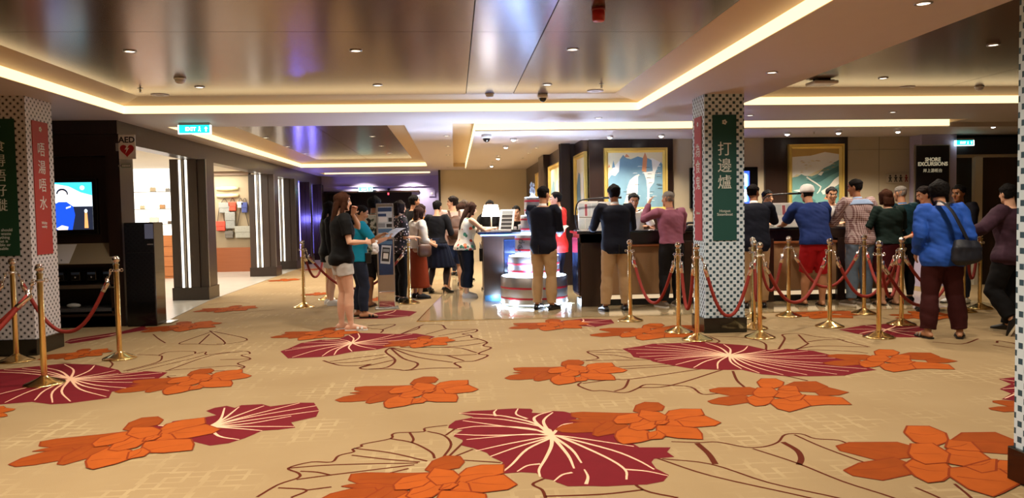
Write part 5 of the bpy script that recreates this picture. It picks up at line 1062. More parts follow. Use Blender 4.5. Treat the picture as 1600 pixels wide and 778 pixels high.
        mb.ell((0, .088, .026), (.045, .010, .008), 12, 8); mb.ell((0, .088, -.062), (.025, .010, .009), 12, 8); mb.ell((0, .082, -.103), (.022, .014, .014), 10, 8)
        for sg in (-1, 1): mb.ell((sg*.074, -.008, -.012), (.009, .019, .032), 10, 8, rot=rotz(sg*.35)); mb.ell((sg*.052, .060, -.03), (.016, .020, .022), 10, 8)
        M4 = Matrix.Translation(s.hc) @ s.hm.to_4x4() @ Matrix.Diagonal((s.ns*(.97 if s.girl else 1), s.ns, s.ns, 1)); mb.xf(M4, i0)
        me = remesh(mb, voxel, 2); inv = M4.inverted()
        for m in s.skins: me.materials.append(m)
        idx = [0]*len(me.polygons)
        for i, p in enumerate(me.polygons):
            c = p.center
            if (c-s.hc).length > .2: continue
            q = inv @ c; ax = abs(q.x)
            if q.y > .045:
                if .017 < ax < .046 and -.006 < q.z < .010: idx[i] = 3 if abs(ax-.031) < .008 else 2
                elif .013 < ax < .052 and .021 < q.z < .031 and q.y > .06: idx[i] = 4
                elif ax < .026 and -.070 < q.z < -.054 and q.y > .08: idx[i] = 1
        me.polygons.foreach_set('material_index', idx); s.M4 = M4; return me

def put(me, name, m, parent, label=None):
    me.name = name
    if not me.materials: 
        for mm in (m if isinstance(m, list) else [m]): me.materials.append(mm)
    o = bpy.data.objects.new(name, me); COL.objects.link(o); o.parent = parent
    if label: o['label'] = label
    return o
def hair_mesh(B, style, seed=0.0):
    mb = MB(); seg = 40; zz = [-.11+.216*i/27 for i in range(28)]; vs = []; fs = []
    th_t = {'crop': .010, 'short': .017, 'bob': .024, 'long': .022, 'bun': .013, 'thin': .007, 'puffy': .030}[style]
    for z in zz:
        for k in range(seg):
            th = 2*math.pi*k/seg; a = abs(math.pi-abs(th-math.pi))*180/math.pi          # 0 face, 180 nape
            hl = .066 if a < 48 else (.066-(a-48)/34*.075 if a < 82 else (-.012 if a < 104 and style in ('crop','short','thin','bun') else -.075))
            if style in ('bob', 'long'): hl = .06 if a < 42 else (.06-(a-42)/18*.17 if a < 60 else -.12)
            if style in ('crop', 'thin') and a > 104: hl = -.062
            m = sstep(hl-.008, hl+.014, z); t = -.012 + (th_t+.012)*m
            if style in ('crop', 'short', 'thin'): t -= .006*m*sstep(70, 100, a)*(1 if z < .03 else 0)
            vs.append(head_pt(z, th, t))
        if z == zz[-1]: pass
    n = len(zz)
    vs_top = head_pt(.105, 0, 0); 
    for i in range(n-1):
        for k in range(seg): a = i*seg+k; b_ = i*seg+(k+1) % seg; fs.append((a, b_, b_+seg, a+seg))
    fs.append(tuple(range(seg))[::-1]); fs.append(tuple((n-1)*seg+k for k in range(seg))); mb.add(vs, fs)
    if style != 'thin': mb.ell((0, -.004, .075), (.052, .068, .030+th_t), 20, 12)
    if style == 'bob': mb.tube([(0,-.045,.05),(0,-.062,-.04),(0,-.060,-.12),(0,-.05,-.15)], [(.080,.050),(.092,.050),(.094,.046),(.080,.036)], 20, 0, side=(1,0,0))
    if style == 'puffy': mb.ell((0,-.014,.035),(.090,.104,.084),20,12)
    if style == 'long':
        mb.tube([(0,-.045,.05),(0,-.068,-.04),(0,-.085,-.14),(0,-.10,-.26),(0,-.10,-.38),(.01,-.095,-.44)], [(.078,.045),(.090,.045),(.098,.040),(.092,.032),(.072,.024),(.035,.014)], 20, 0, side=(1,0,0))
        for sg in (-1, 1): mb.tube([(sg*.066,.02,.03),(sg*.078,.012,-.05),(sg*.085,.0,-.14),(sg*.082,-.01,-.24)], [.020,.026,.026,.012], 10)
    if style == 'bun': mb.ell((0,-.118,.035),(.042,.034,.042),14,10)
    me = remesh(mb, .006, 2, .0035 if style in ('crop','thin') else .006, (34, 34, 10) if style in ('long','bob','bun') else (40, 40, 40), seed)
    me.transform(B.M4); return me
CLOTH = {}
def cloth(name, col, rough=.8, var=.10, **k): return mat('cloth '+name, col, rough, var=var, vscale=14, bump=.12, bscale=240, spec=.2, **k)
def top_mesh(B, sleeve=.7, hem=.50, loose=.016, flare=None, voxel=.009, fold=.006, seed=0.0, sl_loose=None, neck=.832, hang=None):
    mb = MB(); g = sl_loose if sl_loose is not None else loose
    B.trunk(mb, hem, neck, loose, lambda z: (flare(z) if flare else 0)+.008*(1-sstep(.53, .60, z)))
    for sg in (-1, 1):
        if sleeve <= .05:
            continue
        p = B.arm_path(sg, min(sleeve, 1.93)); mb.tube([a for a, k in p], [B.arm_r(k)+g+(.006*max(0, k-.3) if sleeve < 1.2 else 0) for a, k in p], 18)
    return remesh(mb, voxel, 3, fold, (6, 6, 11), seed)
def legs_mesh(B, t1=1.96, loose=.014, wide=0.0, waist=.60, voxel=.009, fold=.006, seed=0.0, tloose=.012, bag=0.0):
    mb = MB(); B.trunk(mb, .455, waist, tloose)
    for sg in (-1, 1):
        p = B.leg_path(sg, t1); mb.tube([a for a, k in p], [B.leg_r(k)+loose+wide*max(0, k)*.5+(bag*max(0, k-1)) for a, k in p], 20)
    return remesh(mb, voxel, 3, fold, (7, 7, 9), seed)
def skirt_mesh(B, z1=.60, z0=.27, flare=.08, pleat=0, seed=0.0):
    vs, fs = [], []; seg = 72; n = 18; h = B.H; kx = (B.leg[-1][1]+B.leg[1][1])/2
    for i in range(n+1):
        zz = z1+(z0-z1)*i/n; k = i/n; P, T, S = B.spine(zz*h); c = P.copy()
        if zz < .5: c = V((B.hip[0]+(kx.x-B.hip[0])*k, B.hip[1]+(kx.y-B.hip[1])*k*.8, zz*h-B.drop))
        w_ = .098*h*B.w+.014; base = (.080*h+.012)*(1-sstep(0,.3,k)) + w_*sstep(0,.3,k); hw = base+flare*k; hd = hw*.74+.01*k
        for j in range(seg):
            q = 2*math.pi*j/seg; r = 1+(.05*k*math.cos(q*pleat) if pleat else .03*k*noise.noise(V((math.cos(q)*2.5, math.sin(q)*2.5, seed+k))))
            vs.append(c+V((hw*math.cos(q)*r, hd*math.sin(q)*r, 0)))
    for i in range(n):
        for j in range(seg): a = i*seg+j; b_ = i*seg+(j+1) % seg; fs.append((a, b_, b_+seg, a+seg))
    fs.append(tuple(range(seg))); fs.append(tuple(n*seg+j for j in range(seg))[::-1])
    mb = MB().add(vs, fs); me = mb.mesh('skirt', []); bm = bmesh.new(); bm.from_mesh(me); bmesh.ops.recalc_face_normals(bm, faces=bm.faces[:]); bm.to_mesh(me); bm.free()
    me.polygons.foreach_set('use_smooth', [True]*len(me.polygons)); return me
def shoes(B, body, kind, m, sole_m=None):
    for sg in (-1, 1):
        if kind in ('shoe', 'sneaker'):
            mb = MB(); B.foot(mb, sg, .009, .006); me = remesh(mb, .006, 2); o = put(me, 'shoe', m, body)
            s2 = MB(); M, az = B.foot_frame(sg); i0 = 0; h = B.H; zb = -(.052*h*.6+.03)
            pts = [(-.044*h, .022), (-.032*h, .034), (0, .037), (.05*h, .045), (.085*h, .052), (.11*h, .044), (.122*h, .022)]
            for sgn in (1,): s2.plate([(w_, y, zb-.001) for y, w_ in pts] + [(-w_, y, zb-.001) for y, w_ in reversed(pts)], (0, 0, .022 if kind == 'sneaker' else .012))
            s2.xf(M).build('sole', sole_m or M_black, o)
        elif kind == 'sandal':
            M, az = B.foot_frame(sg); h = B.H; zb = -(.052*h*.6+.03); s2 = MB()
            pts = [(-.044*h, .022), (-.03*h, .034), (0, .036), (.05*h, .046), (.085*h, .052), (.11*h, .042), (.12*h, .02)]
            s2.plate([(w_, y, zb) for y, w_ in pts] + [(-w_, y, zb) for y, w_ in reversed(pts)], (0, 0, .014)); o = s2.xf(M).build('sandal', sole_m or m, body)
            s3 = MB(); 
            for y0 in (.045*h, .075*h): s3.tube([(-.050, y0, zb+.012), (-.038, y0, zb+.05-.1*(y0-.04)), (0, y0, zb+.062-.12*(y0-.04)), (.038, y0, zb+.05-.1*(y0-.04)), (.050, y0, zb+.012)], [(.014,.004)]*5, 8, 0, side=(0,1,0))
            s3.xf(M).build('strap', m, o, True)
        elif kind == 'heel':
            mb = MB(); B.foot(mb, sg, .008, .004, .75); me = remesh(mb, .006, 2); o = put(me, 'shoe', m, body); M, az = B.foot_frame(sg); zb = -(.052*B.H*.6+.03)
            MB().tube([(0, -.045, zb+.012), (0, -.05, zb-B.heel)], [.015, .006], 8).xf(M).build('stiletto_heel', m, o)
PERSONS = []
def person(label, x, y, face, skin='mid', hair=('short', 'black'), voxel=.0085, group=None, **kw):
    B = Body(**kw); B.skins = skin_set(skin); seed = len(PERSONS)*1.37+.5
    me = B.skin_body(voxel); o = bpy.data.objects.new('person', me); me.name = 'person'; COL.objects.link(o)
    tag(o, label, 'person', group); o.location = (x, y, .001); o.rotation_euler = (0, 0, math.radians(face)); PERSONS.append(o); B.o = o; B.seed = seed
    if hair: put(hair_mesh(B, hair[0], seed), 'hair', mat('hair '+hair[1], HAIRC[hair[1]], .8, var=.25, vscale=30, spec=.12), o)
    return B
def wear_top(B, m, name='shirt', **k): k.setdefault('seed', B.seed); return put(top_mesh(B, **k), name, m, B.o)
def wear_legs(B, m, name='trousers', **k): k.setdefault('seed', B.seed+3); return put(legs_mesh(B, **k), name, m, B.o)
def wear_skirt(B, m, name='skirt', **k): return put(skirt_mesh(B, seed=B.seed, **k), name, m, B.o)
def collar(B, m, par, r=.056, hgt=.035, name='collar', z=.832, slope=.5):
    P, T, S = B.spine(z*B.H); F = T.cross(S); F = -F if F.y < 0 else F; mb = MB(); n = 28; vs = []; fs = []; s = B.ns
    for rr, zz in ((r+.010, -.012), (r+.012, .0), (r+.002, hgt), (r-.006, hgt-.002), (r-.004, -.012)):
        for k in range(n):
            q = 2*math.pi*k/n; vs.append(P + (S*(rr*math.cos(q)) + F*(rr*math.sin(q)) + T*(zz - slope*.05*max(0, math.sin(q))))*s)
    for i in range(5):
        for k in range(n): a = i*n+k; b_ = i*n+(k+1) % n; c_ = ((i+1) % 5)*n+(k+1) % n; d = ((i+1) % 5)*n+k; fs.append((a, b_, c_, d))
    return mb.add(vs, fs).build(name, m, par, True)
def cuffs(B, m, par, add=.020, name='cuff'):
    for sg in (-1, 1):
        sh, el, ha, A = B.arm[sg]; d = (ha-el).normalized(); r = B.arm_r(2.0)+add*.55; MB().tube([ha-d*.035, ha-d*.002], [r, r], 16).build(name, m, par, True)
def belt(B, m, par, z=.592, add=.018):
    mb = MB(); B.trunk(mb, z-.012, z+.012, add); return mb.build('belt', m, par, True)
def buttons_back_vent(B, m, par, z0=.47, z1=.54, add=.028):
    pass

C_navy = cloth('navy blazer', '#0d1120', .75); C_khaki = cloth('khaki', '#a88a66'); C_wshirt = cloth('white shirt', '#d9d6d2', .7, .03); C_black = cloth('black', '#0c0b0c', .85); C_jean = cloth('dark denim', '#1b2030', .8, .15); C_ljean = cloth('light denim', '#66788c', .8, .2)
C_blackshoe = mat('black shoe leather', '#0c0b0b', .3); C_whiteshoe = mat('white shoe', '#d5d3cf', .5); C_tanshoe = mat('grey tan shoe', '#6a5d50', .6)
def in_front(B, sg, f, s_, z): return (sg*s_, f, z)
def blazer(B, m, **k):
    k.setdefault('sleeve', 1.9); k.setdefault('hem', .455); k.setdefault('loose', lambda z: .024 + .014*max(0, 1-abs(z-.61)/.07) + .010*sstep(.76, .80, z)*(1 if z < .825 else .3)); k.setdefault('sl_loose', .018); k.setdefault('fold', .004); k.setdefault('flare', lambda z: .008*max(0, (.58-z)/.12)); j = wear_top(B, m, 'blazer', **k)
    collar(B, m, j, .062, .022, 'blazer_collar', .825); collar(B, C_wshirt, j, .050, .045, 'shirt_collar', .832); cuffs(B, C_wshirt, j)
    P, T, S = B.spine(.50*B.H); hb = .066*B.H*B.w+.034
    MB().box((-.0025, P.y-hb-.030, .46*B.H), (.0025, P.y-hb+.004, .53*B.H)).build('back_vent', M_black, j)
    return j
# 1. uniformed attendants
B = person('man in navy blazer and khaki trousers holding papers beside the tin tower', 1.24, 10.78, -32, 'mid', ('crop', 'black'), H=1.75, voxel=.007, head=(-12, -4), fL=(-.11, 0, 4), fR=(.11, .02, -8), L=dict(hand=(-.10, .34, 1.06), palm=(.3, .2, -1), curl=.7), R=dict(hand=(.10, .36, 1.08), palm=(-1, 0, .1), curl=.9))
wear_legs(B, C_khaki, loose=.020, bag=.012, fold=.008); blazer(B, C_navy); shoes(B, B.o, 'shoe', C_blackshoe)
B = person('man in navy blazer seen from behind at the timetable boards', 2.20, 10.42, 2, 'tan', ('short', 'black'), H=1.75, w=1.05, lean=6, head=(0, -6), fL=(-.16, 0, 6), fR=(.14, .04, -8), L=dict(hand=(-.24, .44, 1.14), pole=(-.45, -.7, -1), palm=(0, 0, -1), dir=(.3, 1, 0)), R=dict(hand=(.24, .44, 1.14), pole=(.45, -.7, -1), palm=(0, 0, -1), dir=(-.3, 1, 0)))
wear_legs(B, C_khaki, loose=.020, bag=.012, fold=.008); blazer(B, C_navy); shoes(B, B.o, 'shoe', C_blackshoe)
B = person('man in dark blazer leaning on the desk right of the bannered column', 4.13, 10.35, -12, 'tan', ('crop', 'black'), H=1.74, w=1.06, lean=14, head=(-35, -5), fL=(-.13, 0, 6), fR=(.12, .05, -10), L=dict(hand=(-.05, .55, 1.20), pole=(-.6, -.4, -1), palm=(0, 0, -1)), R=dict(hand=(.20, .50, 1.33), pole=(.7, -.2, -1), palm=(-1, 0, 0), curl=.9))
wear_legs(B, C_khaki, loose=.018, bag=.01, fold=.008); blazer(B, C_navy); shoes(B, B.o, 'shoe', C_blackshoe)
# man in red coat behind the tower
C_red = cloth('red brocade', '#b3231f', .45, .35); C_navyp = cloth('navy trousers', '#10162c')
B = person('man in bright red coat with white collar facing the blazer man by the tin tower', 1.62, 12.02, 62, 'light', ('crop', 'black'), H=1.70, voxel=.006, head=(18, -4), L=dict(hand=(-.16, .30, 1.10), palm=(0, 0, -1)), R=dict(hand=(.16, .28, 1.10), palm=(0, 0, -1)))
wear_legs(B, C_navyp, loose=.016); j = wear_top(B, C_red, 'coat', sleeve=1.92, hem=.44, loose=.02, flare=lambda z: .03*max(0, (.58-z)/.12)); collar(B, C_wshirt, j, .054, .05, 'white_collar'); shoes(B, B.o, 'shoe', C_blackshoe)
# officers behind the desk
C_epau = cloth('black epaulette', '#0b0b0e'); M_stripe = mat('gold braid', '#d8b45a', .4, metal=.4)
def officer(label, x, y, face, **k):
    k.setdefault('L', dict(hand=(-.20, .38, 1.13), palm=(0, 0, -1))); k.setdefault('R', dict(hand=(.18, .38, 1.13), palm=(0, 0, -1)))
    B = person(label, x, y, face, 'mid', ('short', 'black'), voxel=.0055, **k); wear_legs(B, C_black); j = wear_top(B, C_wshirt, 'uniform_shirt', sleeve=.75, hem=.52, loose=.02); collar(B, C_wshirt, j, .052, .035, 'collar')
    for sg in (-1, 1):
        P, T, S = B.spine(.815*B.H); a = P+S*sg*.075+T*.026; b_ = B.sh[sg]+V((0, 0, .066)); q = MB().tube([a, a.lerp(b_, .5)+T*.012, b_+S*sg*.025-T*.01], [(.028,.008)]*3, 8, 0, side=(0,1,0)).build('epaulette', C_epau, j)
        MB().tube([a.lerp(b_, .62)+T*.013, a.lerp(b_, .72)+T*.010], [(.029,.010)]*2, 8, 0, side=(0,1,0)).build('gold_stripe', M_stripe, q)
    shoes(B, B.o, 'shoe', C_blackshoe); return B
officer('officer in white shirt with epaulettes facing out between the two men at the boards', 2.80, 12.02, 172, H=1.70, lean=24, head=(6, -16), neck=20)
officer('officer in white shirt seen side on between the white cap and the checked shirt', 6.10, 12.08, 150, H=1.72, lean=14, head=(25, -12))
B = officer('staff member behind the board right of the column, only hair and brow showing', 5.05, 12.25, 180, H=1.68, lean=8, head=(10, -10))
# staff at the left desk
for lb, x, y, fc, hs, ln in (('woman in dark jacket behind the lit table lamp', .66, 14.0, 165, 'bun', 6), ('woman with hair bun bending over the left desk near the tin tower', 1.22, 13.95, 160, 'bun', 40)):
    B = person(lb, x, y, fc, 'light', (hs, 'black'), H=1.62, girl=True, lean=ln, head=(10, -20), L=dict(hand=(-.16, .40, 1.12), palm=(0,0,-1)), R=dict(hand=(.14, .40, 1.12), palm=(0,0,-1)))
    wear_legs(B, C_black); j = wear_top(B, C_black, 'jacket', sleeve=1.9, hem=.48, loose=.016); collar(B, C_wshirt, j, .047, .03, 'shirt_collar'); shoes(B, B.o, 'shoe', C_blackshoe)
# customers at the long desk
C_mauve = cloth('mauve shirt', '#8d5468', .7); C_char = cloth('charcoal trousers', '#151315')
B = person('grey haired man in mauve shirt pointing across the desk', 3.06, 10.72, 14, 'mid', ('thin', 'grey'), H=1.66, w=1.02, lean=6, head=(18, -2), fL=(-.12, 0, 10), fR=(.12, .05, -14), L=dict(hand=(-.16, .36, 1.47), pole=(-.5, -.3, -1), palm=(1, 0, -.2), curl=.6), R=dict(hand=(.22, .40, 1.13), pole=(.4, -1, -.8), palm=(0, 0, -1)))
wear_legs(B, C_char, loose=.020, bag=.01); j = wear_top(B, C_mauve, sleeve=1.92, hem=.545, loose=.026, fold=.010, sl_loose=.02); collar(B, C_mauve, j, .054, .032); cuffs(B, C_mauve, j); belt(B, C_blackshoe, B.o, .575, .024); shoes(B, B.o, 'sneaker', C_tanshoe, C_whiteshoe)
C_blue = cloth('royal blue tee', '#1c2f66', .8); C_redsh = cloth('red shorts', '#a3141c', .8)
B = person('man in white patterned cap, blue tee shirt and red shorts leaning on the desk', 4.98, 10.36, 0, 'mid', ('crop', 'black'), H=1.74, w=1.16, lean=24, head=(0, -8), fL=(-.10, .12, 6), fR=(.12, .02, -10), hip=(0, -.04), L=dict(hand=(-.20, .60, 1.13), pole=(-.7, -.3, -1), palm=(0, 0, -1)), R=dict(hand=(.28, .58, 1.13), pole=(.7, -.3, -1), palm=(0, 0, -1)))
wear_legs(B, C_redsh, 'shorts', t1=1.0, loose=.028, wide=.008, fold=.01); wear_top(B, C_blue, 'tee_shirt', sleeve=.85, hem=.50, loose=.030, fold=.010, sl_loose=.026); shoes(B, B.o, 'sandal', C_blackshoe)
C_cap = cloth('white camouflage', '#eceae6', .8, .18)
m = MB(); vs = []; m.lathe([(.080, -.012), (.084, .01), (.083, .04), (.070, .072), (.040, .092), (.005, .098)], seg=24, sy=1.18); q = Matrix.Translation(B.hc) @ B.hm.to_4x4() @ Matrix.Translation((0, -.004, .028)) @ Matrix.Rotation(.12, 4, 'X') @ Matrix.Diagonal((B.ns*1.13, B.ns*1.10, B.ns*1.10, 1)); c0 = m.xf(q).build('cap', C_cap, B.o, True)
m = MB(); m.plate([(.075*math.sin(a), .085+.075*math.cos(a), -.008-.012*math.cos(a)) for a in [(-1.5+.3*i) for i in range(11)]], (0, 0, .006)); m.xf(q).build('peak', C_black, c0)
def plaid():
    m, nt, b = new_mat('cloth red check'); x, y, z, o = sep(nt)
    def st(c, sc, w_): return mth(nt, 'LESS_THAN', mth(nt, 'FRACT', mth(nt, 'MULTIPLY', c, sc)), w_)
    a = mth(nt, 'ADD', st(mth(nt, 'ADD', x, mth(nt, 'MULTIPLY', y, .6)), 38, .45), st(z, 38, .45)); c = mixc(nt, mth(nt, 'MULTIPLY', a, .5), '#c7b3b0', '#5f2a2c'); nt.links.new(c, b.inputs['Base Color']); b.inputs['Roughness'].default_value = .85; return m
C_plaid = plaid()
B = person('man in red checked shirt with pale blue yoke and light jeans at the desk', 5.66, 10.40, 8, 'tan', ('crop', 'black'), H=1.78, w=1.08, lean=8, head=(30, -12), fL=(-.14, 0, 6), fR=(.13, .05, -10), L=dict(hand=(-.20, .46, 1.13), pole=(-.5, -.5, -1), palm=(0, 0, -1)), R=dict(hand=(.27, .02, .84), pole=(.4, -1, 0), palm=(-1, 0, 0), curl=1.1))
JB = B
wear_legs(B, C_ljean, 'jeans', loose=.022, bag=.01, fold=.009); j = wear_top(B, C_plaid, sleeve=1.3, hem=.48, loose=.030, fold=.009, sl_loose=.022); collar(B, cloth('pale blue', '#8ea3c4'), j, .056, .035)
mb = MB(); B.trunk(mb, .785, .828, .037); mb.build('yoke', cloth('pale blue', '#8ea3c4'), j, True); shoes(B, B.o, 'sneaker', C_tanshoe, C_whiteshoe)
C_dgreen = cloth('dark green blouse', '#0e211d'); C_maroon = cloth('maroon skirt', '#421016')
B = person('woman in dark green blouse and maroon skirt with auburn hair at the desk', 6.03, 10.30, 0, 'light', ('bob', 'auburn'), H=1.62, girl=True, w=1.18, lean=8, head=(8, -8), L=dict(hand=(-.30, .26, 1.02), pole=(-.6, -.5, -.8), palm=(0, 0, -1)), R=dict(hand=(.16, .36, 1.12), pole=(.6, -.5, -.8), palm=(0, 0, -1)))
wear_skirt(B, C_maroon, z1=.59, z0=.29, flare=.02); wear_top(B, C_dgreen, 'blouse', sleeve=.95, hem=.53, loose=.03, fold=.009); shoes(B, B.o, 'sandal', C_blackshoe)
C_teal = cloth('dark teal', '#12313a')
B = person('balding grey haired man in dark teal top behind the woman in green', 6.42, 10.6, 5, 'mid', ('thin', 'grey'), H=1.68, lean=6, head=(10, -8)); wear_legs(B, C_char); j = wear_top(B, C_teal, sleeve=.8, hem=.5, loose=.022); collar(B, cloth('bright blue', '#1f6fb0'), j, .056, .03); shoes(B, B.o, 'shoe', C_blackshoe)
C_orange = cloth('orange top', '#cf5413')
B = person('dark haired person in bright orange top looking down, left of the blue jacket', 6.22, 9.62, 62, 'light', ('short', 'dark'), H=1.64, girl=True, voxel=.006, w=1.1, lean=8, head=(10, -24), L=dict(hand=(-.10, .26, .98), pole=(-.5,-1,-.6), palm=(0, 0, -1)), R=dict(hand=(.10, .26, .98), pole=(.5,-1,-.6), palm=(0, 0, -1)))
wear_legs(B, C_jean); j = wear_top(B, C_orange, 'blouse', sleeve=1.85, hem=.50, loose=.025); collar(B, C_orange, j, .054, .04); shoes(B, B.o, 'sneaker', C_blackshoe)
C_cobalt = cloth('cobalt jacket', '#244fa8', .7); C_dmar = cloth('deep maroon trousers', '#3a1414')
B = person('person in cobalt blue jacket and maroon trousers with a dark bag across the back', 5.03, 7.62, -8, 'mid', ('puffy', 'black'), H=1.64, w=1.04, lean=6, head=(-14, -8), fL=(-.14, 0, 8), fR=(.17, -.02, -26), L=dict(hand=(-.21, .12, .88), pole=(-.35, -1, 0), palm=(1, 0, 0)), R=dict(hand=(.24, .06, .84), pole=(.35, -1, 0), palm=(-1, 0, 0)))
wear_legs(B, C_dmar, loose=.030, bag=.014, fold=.009); j = wear_top(B, C_cobalt, 'jacket', sleeve=1.92, hem=.46, loose=.036, fold=.014, sl_loose=.026, flare=lambda z: .03*max(0, (.58-z)/.12)); collar(B, cloth('white print', '#cfcdd0', .8, .3), j, .052, .045, 'print_collar'); shoes(B, B.o, 'sandal', mat('grey sandal', '#8d8780', .5), M_black)
BLUEB = B
C_purp = cloth('purple print blouse', '#3a2430', .8, .5)
B = person('woman in dark purple patterned blouse stepping forward at the right edge', 5.92, 7.80, 22, 'light', ('short', 'black'), H=1.60, girl=True, w=1.14, lean=2, head=(-22, -6), fL=(-.18, -.12, 20, .10, 62), fR=(.06, .06, 0), L=dict(hand=(-.38, .28, 1.05), pole=(-1, -.6, -.4), palm=(0, 0, -1), dir=(-.8, .5, 0)), R=dict(hand=(.22, .06, .80)))
wear_legs(B, C_black, loose=.026, fold=.008, bag=.012); wear_top(B, C_purp, 'blouse', sleeve=1.55, hem=.46, loose=.034, fold=.010, flare=lambda z: .03*max(0, (.58-z)/.12)); shoes(B, B.o, 'sneaker', C_blackshoe, mat('cream sole', '#b8a98c', .6))
C_yel = cloth('dark jacket with yellow', '#15141c')
B = person('person in dark jacket with yellow shirt behind the cobalt jacket', 7.05, 10.3, 110, 'tan', ('short', 'black'), H=1.66, head=(0, -12), L=dict(hand=(-.14, .30, 1.0)), R=dict(hand=(.12, .32, 1.1), palm=(-1, 0, 0))); wear_legs(B, C_jean); j = wear_top(B, C_yel, 'jacket', sleeve=1.9, hem=.48, loose=.026); mb = MB(); B.trunk(mb, .60, .81, lambda z: .033); 
P_, T_, S_ = B.spine(.72*B.H); mb2 = MB().tube([P_+V((0,.118,.14)), P_+V((0,.145,.02)), P_+V((0,.135,-.14))], [(.04,.02),(.055,.02),(.05,.02)], 12, 0, side=(1,0,0)); mb2.build('yellow_shirt_front', cloth('mustard', '#a88a22'), j, True); shoes(B, B.o, 'sneaker', C_whiteshoe)

# queue on the left
C_btee = cloth('black tee', '#0a0a0b'); C_cut = cloth('cut off denim', '#c3c4c2', .85, .15)
B = person('woman with long brown hair in black tee shirt, pale denim shorts and white slides', -1.36, 9.38, -66, 'pale', ('long', 'auburn'), H=1.66, girl=True, voxel=.006, head=(-14, -6), fL=(-.09, 0, 4), fR=(.10, .06, -10), L=dict(hand=(-.02, .155, 1.40), pole=(-1, .3, -.9), palm=(1, -.2, .2), curl=1.0, dir=(.3, .2, .9)), R=dict(hand=(.15, .25, 1.06), pole=(.6, -1, -.4), palm=(-1, 0, -.2), curl=1.1))
wear_legs(B, C_cut, 'shorts', t1=.42, loose=.020, fold=.006); wear_top(B, C_btee, 'tee_shirt', sleeve=.72, hem=.475, loose=.034, fold=.010, sl_loose=.026); shoes(B, B.o, 'sandal', C_whiteshoe, C_whiteshoe); WB = B
B = person('dark haired person in black with white sneakers behind the woman in the black tee', -1.95, 12.1, -70, 'pale', ('long', 'black'), H=1.60, girl=True, head=(0, -4)); wear_legs(B, C_cut, 'shorts', t1=.6, loose=.02); wear_top(B, C_btee, 'jacket', sleeve=1.9, hem=.42, loose=.036); shoes(B, B.o, 'sneaker', C_whiteshoe, C_whiteshoe)
C_turq = cloth('turquoise polo', '#0f7f9e')
B = person('man in turquoise polo and dark jeans reading a white sheet', -1.31, 10.55, -72, 'mid', ('crop', 'black'), H=1.52, voxel=.006, w=1.04, lean=4, head=(0, -26), fL=(-.10, 0, 4), fR=(.11, .04, -10), L=dict(hand=(-.10, .34, 1.10), pole=(-.6, -1, -.3), palm=(.3, 0, -1), curl=.8), R=dict(hand=(.14, .36, 1.06), pole=(.6, -1, -.3), palm=(-.3, 0, 1), curl=.8))
wear_legs(B, C_jean, 'jeans', loose=.018, fold=.008, bag=.01); j = wear_top(B, C_turq, 'polo_shirt', sleeve=.8, hem=.50, loose=.024, fold=.008); collar(B, C_turq, j, .052, .034); shoes(B, B.o, 'sandal', C_blackshoe, C_blackshoe); TB = B
P, T, S = B.spine(.53*B.H); MB().rbox((P.x+.12, P.y+.06, .74), (P.x+.19, P.y+.14, .88), .012).build('belt_pouch', C_blackshoe, B.o)
def camo():
    m, nt, b = new_mat('cloth leaf print'); x, y, z, o = sep(nt); v = nt.nodes.new('ShaderNodeTexNoise'); v.inputs['Scale'].default_value = 16; v.inputs['Detail'].default_value = 1.5; nt.links.new(o, v.inputs['Vector'])
    r = nt.nodes.new('ShaderNodeValToRGB'); nt.links.new(v.outputs['Fac'], r.inputs[0]); r.color_ramp.interpolation = 'CONSTANT'; e = r.color_ramp.elements; e[0].color = (*lin('#171a17'), 1); e[1].position = .5; e[1].color = (*lin('#c3c4b4'), 1); n = e.new(.43); n.color = (*lin('#5d6653'), 1)
    nt.links.new(r.outputs[0], b.inputs['Base Color']); b.inputs['Roughness'].default_value = .85; return m
def floral(name, base, cols, scale, thr=.36):
    m, nt, b = new_mat(name); x, y, z, o = sep(nt); v = nt.nodes.new('ShaderNodeTexVoronoi'); v.inputs['Scale'].default_value = scale; nt.links.new(o, v.inputs['Vector'])
    s = nt.nodes.new('ShaderNodeSeparateColor'); nt.links.new(v.outputs['Color'], s.inputs[0]); r = nt.nodes.new('ShaderNodeValToRGB'); nt.links.new(s.outputs[0], r.inputs[0]); r.color_ramp.interpolation = 'CONSTANT'
    e = r.color_ramp.elements; e[0].color = (*lin(cols[0]), 1); e[1].position = 1/len(cols); e[1].color = (*lin(cols[1]), 1)
    for i in range(2, len(cols)): q = e.new(i/len(cols)); q.color = (*lin(cols[i]), 1)
    f = mth(nt, 'LESS_THAN', v.outputs['Distance'], thr); nt.links.new(mixc(nt, f, base, r.outputs[0]), b.inputs['Base Color']); b.inputs['Roughness'].default_value = .8; return m
B = person('man in leaf printed shirt with puffy hair behind the silver totem', -1.20, 11.68, -20, 'tan', ('puffy', 'black'), H=1.66, head=(0, -6), fL=(-.1, 0, 5), fR=(.1, .05, -8)); wear_legs(B, C_char, 'shorts', t1=1.05, loose=.03); j = wear_top(B, camo(), sleeve=.85, hem=.48, loose=.026); collar(B, camo(), j, .054, .03); shoes(B, B.o, 'sandal', mat('brown sandal', '#3a2416', .6))
B = person('woman in black and pink floral blouse right of the silver totem', -.88, 12.28, -65, 'light', ('bob', 'dark'), H=1.60, girl=True, voxel=.006, w=1.12, head=(-4, -6), L=dict(hand=(-.10, .21, 1.0), pole=(-.6, -1, -.3), palm=(0, 0, -1)), R=dict(hand=(.10, .23, 1.02), pole=(.6, -1, -.3), palm=(0, 0, -1)))
